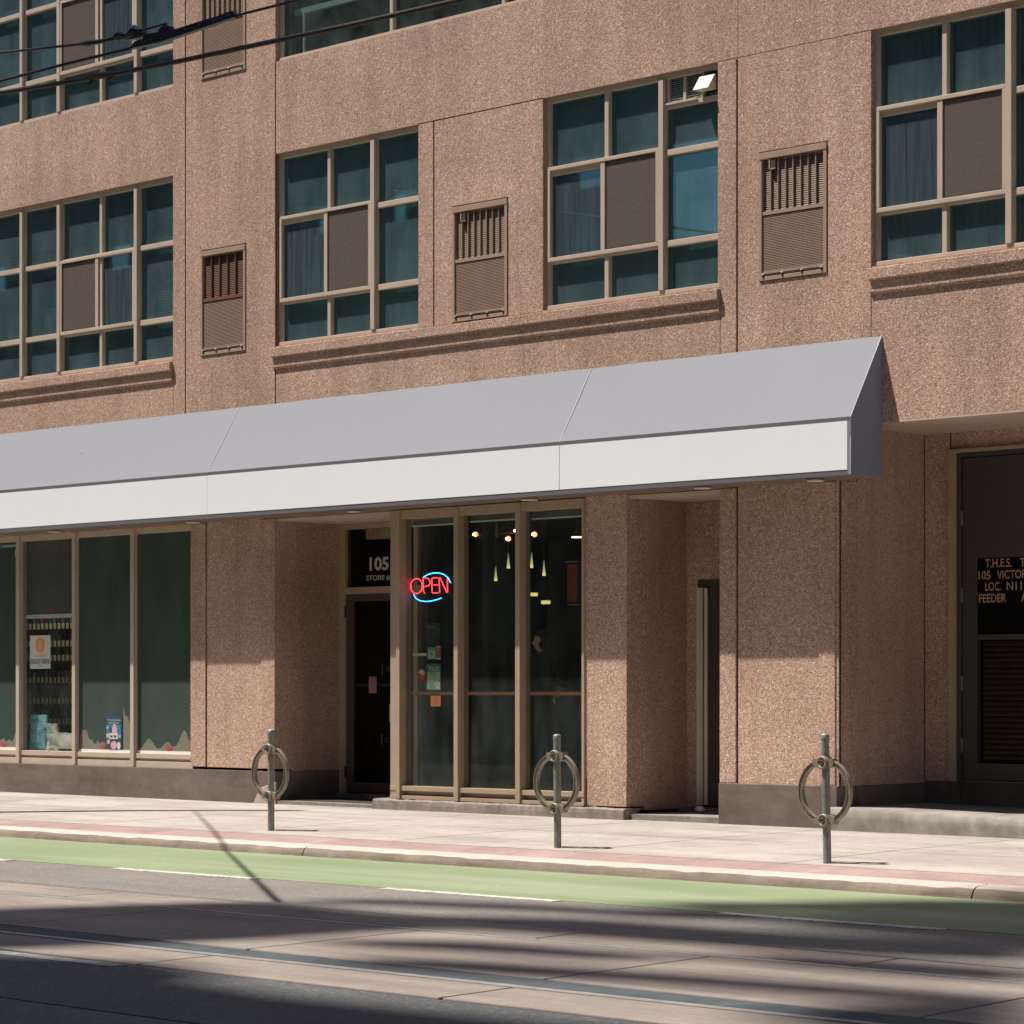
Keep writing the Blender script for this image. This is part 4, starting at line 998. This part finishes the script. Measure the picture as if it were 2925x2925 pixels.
# bar, lamps
t = thing('window_bar', 'orange wooden counter running behind the cafe window', 'counter', (-20.4, .4, .1))
mb = MB(); mb.box(-21.76, -18.95, .26, .62, 1.232, 1.268); child(mb, 'counter_top', M_wood, t)
mb = MB()
for x in (-21.6, -20.2, -19.1): mb.tube([(x, .5, .05), (x, .5, 1.232)], .022, 10)
child(mb, 'leg', M_darkmetal, t)
bulb_m = emit('warm_bulb_glass', (1.0, .36, .12), 1.6); fil_m = emit('bulb_filament', (1.0, .62, .32), 22)
t = thing('chandelier', 'brass arm chandelier with glowing round bulbs in the cafe', 'lamp', (-21.611, 1.5, 3.2))
mb = MB(); mb.tube([(-21.611, 1.5, 3.2), (-21.611, 1.5, 3.02)], .012, 8); child(mb, 'rod', M_brass, t)
bl = [(-21.759, 3.029), (-21.425, 3.002), (-21.294, 3.087), (-21.015, 3.035), (-21.947, 3.072)]
mb = MB(); mb.tube([(-22.1, 1.5, 3.05), (-21.611, 1.5, 3.06), (-21.0, 1.5, 3.07)], .005, 6); mb.tube([(-21.9, 1.45, 3.075), (-21.611, 1.5, 3.055), (-21.3, 1.55, 3.10)], .005, 6); child(mb, 'arm', M_brass, t)
for x, z in bl:
    mb = MB(); mb.lathe([(.002, -.030), (.016, -.026), (.028, -.012), (.030, 0), (.027, .014), (.014, .027), (.002, .031)], (x, 1.5, z), 14, 'z'); child(mb, 'bulb', bulb_m, t)
    mb = MB(); mb.lathe([(.003, -.031), (.012, -.034), (.013, -.032)], (x, 1.5, z), 8, 'y'); mb.tube([(x - .012, 1.468, z - .008), (x, 1.466, z + .01), (x + .012, 1.468, z - .006)], .004, 5); child(mb, 'filament', fil_m, t)
def conegrad():
    m, n, l = newmat('cone_lamp_glow'); g = n.new('ShaderNodeTexCoord'); s = n.new('ShaderNodeSeparateXYZ'); l.new(g.outputs['Generated'], s.inputs[0])
    r = ramp(n, l, s.outputs[2], [(0, (1, .82, .32)), (.3, (.55, .5, .22)), (1, (.12, .17, .13))]); e = n.new('ShaderNodeEmission'); e.inputs[1].default_value = .55
    l.new(r.outputs[0], e.inputs[0]); out(n, l, e.outputs[0]); return m
cone_m = conegrad()
lbl = ['lowest of the cone lamps, left of the middle cafe pane', 'cone lamp hanging high in the middle cafe pane', 'cone lamp hanging high at the left of the right cafe pane', 'cone lamp hanging lower in the right cafe pane']
for (x, zt_, zb_), s in zip([(-21.919, 2.72, 2.546), (-21.716, 2.862, 2.685), (-21.347, 2.856, 2.679), (-21.153, 2.762, 2.584)], lbl):
    t = thing('pendant_lamp', 'slim glowing ' + s, 'lamp', (x, 1.8, 3.2), 'slim cone pendant lamps in the cafe')
    mb = MB(); mb.lathe([(.020, zb_), (.004, zt_)], (x, 1.8, 0), 14); child(mb, 'lamp_shade', cone_m, t)
    mb = MB(); mb.tube([(x, 1.8, zt_), (x, 1.8, 3.25)], .0018, 5); child(mb, 'cord', M_galv, t)
yel = emit('yellow_glow', (.9, .72, .25), .55)
for i, (x0, x1, z0, z1) in enumerate([(-22.987, -22.917, 2.437, 2.481), (-22.805, -22.706, 2.337, 2.38), (-23.216, -23.15, 2.36, 2.404)]):
    t = thing('wall_lamp', ['small square yellow lamp, the highest of three deep in the cafe', 'wide low yellow lamp, the lowest of three deep in the cafe', 'small yellow lamp half hidden by the cafe window post'][i], 'lamp', ((x0 + x1) / 2, 3.5, z0), 'small yellow lamps deep in the cafe')
    mb = MB(); mb.box(x0, x1, 3.5, 3.56, z0, z1); child(mb, 'lamp_shade', yel, t)
    mb = MB(); mb.tube([((x0 + x1) / 2, 3.53, z1), ((x0 + x1) / 2, 3.53, 3.25)], .002, 4); child(mb, 'cord', M_darkmetal, t)
t = thing('pendant_lamp', 'dark conical pendant lamp tilted at the top right of the cafe window', 'lamp', (-20.35, 1.5, 3.2))
mb = MB(); mb.lathe([(.074, 2.983), (.05, 3.03), (.02, 3.06), (.015, 3.09)], (-20.355, 1.5, 0), 20); child(mb, 'lamp_shade', M_galv, t)
mb = MB(); mb.lathe([(.072, 2.972), (.072, 2.984)], (-20.355, 1.5, 0), 20); child(mb, 'diffuser', emit('lamp_white', (1, .82, .5), 1.6), t)
t = thing('wall_hanging', 'dim orange-brown panel hanging deep in the cafe', 'wall hanging', (-21.83, 3, 2.33))
mb = MB(); mb.box(-21.912, -21.753, 3, 3.03, 2.331, 2.781); child(mb, 'panel', plain('rust_panel', (.5, .11, .04), .7), t)
mb = MB(); mb.box(-21.93, -21.74, 2.99, 3.04, 2.80, 2.812); mb.box(-21.89, -21.73, 2.99, 3.04, 2.29, 2.30); child(mb, 'rail', M_white, t)

# entrance details
t = thing('exit_sign', 'red and cream EXIT sign above the entrance behind the transom glass', 'exit sign', (-24.15, 2.0, 3.12))
exm = emit('exit_box', (.42, .30, .17), .13)
mb = MB(); mb.box(-24.33, -23.965, 2.0, 2.09, 3.127, 3.27); child(mb, 'box', exm, t)
mb = MB(); mb.box(-24.383, -24.333, 2.01, 2.09, 3.13, 3.27); child(mb, 'end_cap', M_numb, t)
mb = MB(); text_into(mb, 'EXIT', -24.29, 1.997, 3.155, .13, .235, .015); child(mb, 'lettering', emit('exit_red', (.42, .03, .02), .16), t)
t = card('door_notice', 'small printed notice stuck to the dark entrance door glass', 'notice', -23.228, -23.097, 1.248, 1.443, 1.018, plain('notice_paper', (.26, .17, .15), .7))
mb = MB()
for z in (1.40, 1.38, 1.35, 1.33, 1.30): mb.box(-23.215, -23.11, 1.0165, 1.0175, z, z + .004)
mb.box(-23.226, -23.099, 1.0165, 1.0175, 1.425, 1.440); child(mb, 'printed_lines', c_red, t)
t = thing('wall_board', 'pale board with keys hanging inside the entrance door at the right', 'board', (-22.8, 1.6, 2.0))
mb = MB(); mb.box(-23.42, -23.25, 1.6, 1.62, 1.95, 2.32); child(mb, 'sheet', plain('dim_beige', (.09, .08, .06), .8), t)
t = thing('crumpled_paper', 'crumpled white paper lying by the service door threshold', 'litter', (-17.92, .70, .03))
bm = bmesh.new(); bmesh.ops.create_icosphere(bm, subdivisions=2, radius=.05)
rr = random.Random(5)
for v in bm.verts: v.co *= rr.uniform(.65, 1.15); v.co.z *= .75
me = bpy.data.meshes.new('paper'); bm.to_mesh(me); bm.free(); o = link('paper', me, M_white, t); o.location = (0, 0, .035)

# person inside the cafe, three quarters hidden in the dark
def person():
    t = thing('person', 'person with dark hair in a black top standing inside the cafe, one forearm bare', 'person', (-20.43, 1.0, .12)); t.rotation_euler = (0, 0, R(40))
    J_ = {'pelvis': ((0, 0, .98), .13), 'waist': ((0, 0, 1.12), .115), 'chest': ((0, 0, 1.36), .135), 'neckb': ((0, 0, 1.52), .07), 'neck': ((-.005, 0, 1.58), .048),
          'hipL': ((-.09, 0, .90), .095), 'kneeL': ((-.10, -.01, .50), .062), 'ankL': ((-.10, .01, .09), .042), 'toeL': ((-.13, -.14, .04), .035),
          'hipR': ((.09, 0, .90), .095), 'kneeR': ((.10, -.01, .50), .062), 'ankR': ((.10, .01, .09), .042), 'toeR': ((.10, -.15, .04), .035),
          'shL': ((-.16, 0, 1.49), .062), 'elL': ((-.215, .0, 1.21), .042), 'wrL': ((-.20, -.08, .98), .028), 'haL': ((-.195, -.12, .90), .026),
          'shR': ((.16, 0, 1.49), .062), 'elR': ((.23, .02, 1.22), .042), 'wrR': ((.18, -.16, 1.10), .028), 'haR': ((.14, -.22, 1.08), .026)}
    E_ = [('pelvis', 'waist'), ('waist', 'chest'), ('chest', 'neckb'), ('neckb', 'neck'), ('pelvis', 'hipL'), ('hipL', 'kneeL'), ('kneeL', 'ankL'), ('ankL', 'toeL'), ('pelvis', 'hipR'), ('hipR', 'kneeR'), ('kneeR', 'ankR'), ('ankR', 'toeR'),
          ('neckb', 'shL'), ('shL', 'elL'), ('elL', 'wrL'), ('wrL', 'haL'), ('neckb', 'shR'), ('shR', 'elR'), ('elR', 'wrR'), ('wrR', 'haR')]
    ks = list(J_); vs = [J_[k][0] for k in ks]; es = [(ks.index(a), ks.index(b)) for a, b in E_]; rad = [J_[k][1] for k in ks]
    for hnd, sx in (('haL', 1), ('haR', -1)):
        b0 = Vector(J_[hnd][0]); bi = ks.index(hnd)
        for q in range(4):
            p1 = b0 + Vector((-.018 + .012 * q, -.012, -.045 + .003 * abs(q - 1.5))); p2 = p1 + Vector((0, .004 * q, -.03))
            vs += [tuple(p1), tuple(p2)]; rad += [.0085, .007]; es += [(bi, len(vs) - 2), (len(vs) - 2, len(vs) - 1)]
        p1 = b0 + Vector((.028 * sx, -.012, -.01)); p2 = p1 + Vector((.006 * sx, -.01, -.028)); vs += [tuple(p1), tuple(p2)]; rad += [.009, .008]; es += [(bi, len(vs) - 2), (len(vs) - 2, len(vs) - 1)]
    me = bpy.data.meshes.new('body'); me.from_pydata(vs, es, []); body = link('body', me, None, t)
    sk = body.modifiers.new('skin', 'SKIN'); sk.use_smooth_shade = True; sub = body.modifiers.new('sub', 'SUBSURF'); sub.levels = 1; sub.render_levels = 2
    for i, v in enumerate(me.skin_vertices[0].data): v.radius = (rad[i], rad[i] * .8 if i < 3 else rad[i]); v.use_root = (i == 0)
    skin = plain('skin', (.62, .36, .26), .6); blk = plain('black_cloth', (.012, .012, .014), .9)
    dg = bpy.context.evaluated_depsgraph_get(); m2 = bpy.data.meshes.new_from_object(body.evaluated_get(dg)); body.modifiers.clear(); body.data = m2
    m2.materials.clear(); m2.materials.append(skin)
    # head: shaped ellipsoid turned to the left with nose and jaw
    bm = bmesh.new(); bm.from_mesh(m2); h = bmesh.ops.create_uvsphere(bm, u_segments=24, v_segments=16, radius=1)['verts']
    for v in h:
        x, y, z = v.co; jaw = 1 - .28 * max(0, -z); v.co = Vector((x * .088 * jaw - .022 * max(0, -z), y * .070 * jaw, z * .118 + 1.695))
        if x < -.9 and -.25 < z < .12: v.co.x -= .018
        if x < -.8 and .1 < z < .35: v.co.x += .006
        if x < -.85 and -.62 < z < -.42: v.co.x -= .006
    bm.to_mesh(m2); bm.free()
    for p in m2.polygons: p.use_smooth = True
    # clothing follows the body: copy of torso faces pushed out
    bm = bmesh.new(); bm.from_mesh(m2)
    kill = [f for f in bm.faces if not (f.calc_center_median().z < 1.565 and not (f.calc_center_median().x < -.17 and f.calc_center_median().z < 1.24) and not (abs(f.calc_center_median().x) > .13 and f.calc_center_median().y < -.07) and f.calc_center_median().z > .10)]
    bmesh.ops.delete(bm, geom=kill, context='FACES'); bm.normal_update()
    for v in bm.verts: v.co += v.normal * .010
    m3 = bpy.data.meshes.new('clothing'); bm.to_mesh(m3); bm.free(); link('clothing', m3, blk, t)
    bm = bmesh.new(); bmesh.ops.create_uvsphere(bm, u_segments=24, v_segments=16, radius=1)
    for v in bm.verts:
        x, y, z = v.co; v.co = Vector((x * .102 + .018, y * .086, z * .118 + 1.715))
    bmesh.ops.delete(bm, geom=[f for f in bm.faces if f.calc_center_median().x < -.02 and f.calc_center_median().z < 1.765], context='FACES')
    m4 = bpy.data.meshes.new('hair'); bm.to_mesh(m4); bm.free(); link('hair', m4, blk, t)
    mb = MB(); mb.lathe([(.006, -.073), (.008, -.066)], (-.068, 0, 1.715), 8, 'y'); mb.build('eye', M_white, t)
person()

# ------------------------------------------------------------------ convenience shop window
t = thing('poster', 'white poster with an orange coin emblem reading SOLD HERE on the shop glass', 'poster', (-28.32, .055, 1.55), None)
pw = plain('poster_white', (.55, .60, .55), .5); po = plain('poster_orange', (.80, .27, .07), .5); pb = plain('poster_black', (.02, .025, .03), .6); pt = plain('poster_teal', (.18, .42, .44), .6)
yP = .052
mb = MB(); mb.box(-28.536, -28.108, yP, yP + .004, 1.556, 1.981); child(mb, 'sheet', pw, t)
mb = MB(); mb.lathe([(.101, yP - .002), (.101, yP)], (-28.324, 0, 1.858), 36, 'y'); text_into(mb, 'bitcoin', -28.435, yP - .001, 1.708, .034, .225, .006, .2); child(mb, 'coin_emblem', po, t)
mb = MB(); text_into(mb, 'B', -28.360, yP - .004, 1.812, .092, .074, .0, .06)
for x in (-28.338, -28.318): mb.box(x, x + .009, yP - .004, yP - .003, 1.798, 1.92)
child(mb, 'coin_letter', pw, t)
mb = MB(); text_into(mb, 'SOLD HERE', -28.515, yP - .002, 1.620, .058, .39, .012); child(mb, 'lettering', pb, t)
mb = MB(); mb.box(-28.36, -28.28, yP - .001, yP, 1.583, 1.594); mb.box(-28.34, -28.30, yP - .001, yP, 1.597, 1.602); child(mb, 'small_print', pt, t)

blu = plain('milk_blue_bag', (.25, .50, .56), .45, 0, .05); dbl = plain('milk_blue_ink', (.03, .26, .40), .5); cr = plain('milk_cream_bag', (.62, .60, .53), .5, 0, .04)
def bagsheet(x0, x1, z0, z1, lean, y, curl=.0, n=10):
    mb = MB(); vs = []; fs = []
    for j in range(n + 1):
        v = j / n; z = z0 + (z1 - z0) * v; dx = lean * v; yy = y + .09 * (1 - v) * 0 + .03 * math.sin(v * 3.1) * curl
        for i in range(5):
            u = i / 4; bulge = .018 * math.sin(u * math.pi) * math.sin(min(1, v * 1.1) * math.pi)
            vs.append((x0 + (x1 - x0) * u + dx + curl * .05 * math.sin(v * 5), yy - bulge, z + .004 * math.sin(u * 9)))
    for j in range(n):
        for i in range(4): q = j * 5 + i; fs.append((q, q + 1, q + 6, q + 5))
    k = len(vs); vs += [(x, y_ + .03, z) for x, y_, z in vs]; fs += [tuple(i_ + k for i_ in f[::-1]) for f in fs]
    edge = [i for i in range(5)] + [j * 5 + 4 for j in range(1, n + 1)] + [n * 5 + i for i in range(3, -1, -1)] + [j * 5 for j in range(n - 1, 0, -1)]
    for a, b in zip(edge, edge[1:] + edge[:1]): fs.append((a, b, b + k, a + k))
    mb.add(vs, fs, False); return mb
t = thing('milk_bag', 'tall light blue striped bag standing at the left of the shop window', 'bag', (-28.5, .14, .5), 'bags on the shop window sill')
child(bagsheet(-28.70, -28.375, .50, .968, .04, .16), 'bag', blu, t)
mb = MB(); rr = random.Random(9)
for i in range(9):
    x = -28.655 + .03 * i; mb.box(x, x + .012, .133, .136, .86, .91); 
    if rr.random() < .5: mb.box(x, x + .016, .133, .136, .72 + rr.uniform(-.04, .03), .78)
    mb.box(x - .02, x - .006, .133, .136, .57, .612)
child(mb, 'printed_marks', dbl, t)
t = thing('milk_bag', 'cream bag with blue milk lettering leaning beside the light blue bag', 'bag', (-28.22, .14, .5), 'bags on the shop window sill')
child(bagsheet(-28.355, -28.09, .505, .857, .0, .15, .6), 'bag', cr, t)
mb = MB(); text_into(mb, 'Milk,', -28.33, .108, .755, .072, .20, .02); text_into(mb, '99c', -28.32, .108, .63, .062, .15, .02); mb.box(-28.335, -28.13, .108, .11, .735, .747); child(mb, 'lettering', dbl, t)
t = thing('paper_bag', 'crumpled white bag lying at the right of the clear shop pane', 'bag', (-27.88, .14, .5), 'bags on the shop window sill')
child(bagsheet(-28.13, -27.66, .54, .742, .04, .16, .3), 'bag', cr, t)

# poster of drinks in the filmed window
t = thing('poster', 'narrow dark blue drinks poster with pink bottles at the foot of a filmed pane', 'poster', (-26.8, .055, .5), None)
navy = plain('poster_navy', (.02, .06, .10), .5); teal = plain('poster_teal_mid', (.01, .19, .30), .5); pk = plain('poster_pink', (.66, .33, .36), .5); lt = plain('poster_light', (.55, .55, .52), .5)
mb = MB(); mb.box(-26.955, -26.645, yP, yP + .004, .507, .972); child(mb, 'sheet', navy, t)
mb = MB(); mb.box(-26.95, -26.66, yP - .001, yP, .685, .86); child(mb, 'backdrop', teal, t)
mb = MB()
text_into(mb, 'Discover', -26.925, yP - .002, .905, .026, .13, .0); text_into(mb, 'Canada', -26.785, yP - .002, .905, .026, .12, .0); text_into(mb, 'Living Flavour', -26.91, yP - .002, .873, .024, .22, .0)
mb.box(-26.90, -26.70, yP - .002, yP - .0005, .535, .539); mb.prism([(-26.89, .68), (-26.72, .68), (-26.72, .755), (-26.89, .755)], 'y', yP - .003, yP); child(mb, 'lettering', lt, t)
mb = MB(); mb.prism([(-26.835, .755), (-26.735, .755), (-26.733, .80), (-26.755, .84), (-26.76, .865), (-26.81, .865), (-26.815, .84), (-26.836, .80)], 'y', yP - .003, yP)
mb.prism([(x, z) for x, _, z in arc(-26.80, .605, .062, 0, 340, 16, 0, .05)], 'y', yP - .004, yP); mb.prism([(x, z) for x, _, z in arc(-26.905, .645, .028, 0, 340, 12, 0)], 'y', yP - .004, yP)
mb.box(-26.95, -26.90, yP - .002, yP, .70, .745); mb.box(-26.70, -26.665, yP - .002, yP, .70, .73); mb.lathe([(.018, yP - .002), (.018, yP)], (-26.925, 0, .82), 14, 'y'); child(mb, 'pink_shapes', pk, t)
mb = MB(); mb.prism([(x, z) for x, _, z in arc(-26.845, .725, .026, 180, 360, 10, 0)], 'y', yP - .005, yP); mb.prism([(x, z) for x, _, z in arc(-26.775, .725, .026, 180, 360, 10, 0)], 'y', yP - .005, yP)
mb.prism([(-26.885, .757), (-26.845, .757), (-26.845, .80), (-26.865, .835), (-26.885, .80)], 'y', yP - .003, yP); child(mb, 'dark_shapes', navy, t)
mb = MB(); mb.prism([(x, z) for x, _, z in arc(-26.70, .60, .035, 0, 340, 14, 0, .045)], 'y', yP - .004, yP); child(mb, 'white_shapes', lt, t)
for x, s, z in ((-27.02, 'small red sticker left of the drinks poster', .555), (-25.72, 'small red sticker low on the rightmost filmed pane', .56), (-29.12, 'small red sticker at the left edge of the picture', .555), (-28.14, 'small red tag on the blind above the white rail', 2.255)):
    yy = .052 if z < 1 else .108
    card('red_sticker', s, 'sticker', x - .045, x + .045, z, z + .045, yy, c_red, 'small red stickers in the shop window')
card('white_sticker', 'small pale square sticker at the top left corner of the shop glass', 'sticker', -28.86, -28.775, 3.0, 3.09, .052, c_cream)
# shelf with price tickets behind the clear pane
t = thing('ceiling_light', 'long fluorescent ceiling light inside the shop above the ticketed shelves', 'lamp', (-29, .55, 3.15))
mb = MB(); mb.box(-29.9, -28.3, .50, .60, 3.2, 3.26); child(mb, 'housing', M_white, t)
mb = MB(); mb.box(-29.85, -28.35, .52, .58, 3.17, 3.199); child(mb, 'tube', emit('fluorescent_tube', (1, .9, .72), 22), t)
t = thing('shelf_rack', 'dark shelf rack with rows of cream price tickets behind the clear shop pane', 'shelf', (-29.2, .9, .6))
mb = MB(); mb.box(-29.95, -28.55, 1.12, 1.16, .6, 2.3)
tk = MB(); gd = [MB() for _ in range(5)]
rows = [2.09, 1.858, 1.670, 1.378, 1.105, .833]
for i, z in enumerate(rows): mb.box(-29.95, -28.55, .92, 1.12, z - .012, z)
for k in range(16): x = -29.90 + k * .0905; mb.box(x + .060, x + .073, .885, .90, .75, 2.26)
child(mb, 'shelf_frame', M_dark, t)
for z in rows:
    for k in range(16):
        x = -29.90 + k * .0905; tk.box(x - .012, x + .052, .90, .904, z, z + .076)
child(tk, 'price_ticket', plain('cream_ticket', (.62, .50, .34), .7, 0, .1, 8), t)
rr = random.Random(11); cols = [(.30, .06, .05), (.10, .22, .12), (.35, .33, .30), (.06, .12, .25), (.40, .28, .08)]
for i, z in enumerate(rows):
    for k in range(16):
        if rr.random() < .75:
            x = -29.90 + k * .0905; h = rr.uniform(.06, .12); gd[rr.randrange(5)].box(x - .008, x + .05 - rr.uniform(0, .02), .94, .99, z, z + .076 + h * .5 + .04)
for g_, c_ in zip(gd, cols): child(g_, 'packets', plain('packet_%d' % int(c_[0] * 100), c_, .5), t)
# a scrap of paper by the near rail and a cigarette butt on the lane
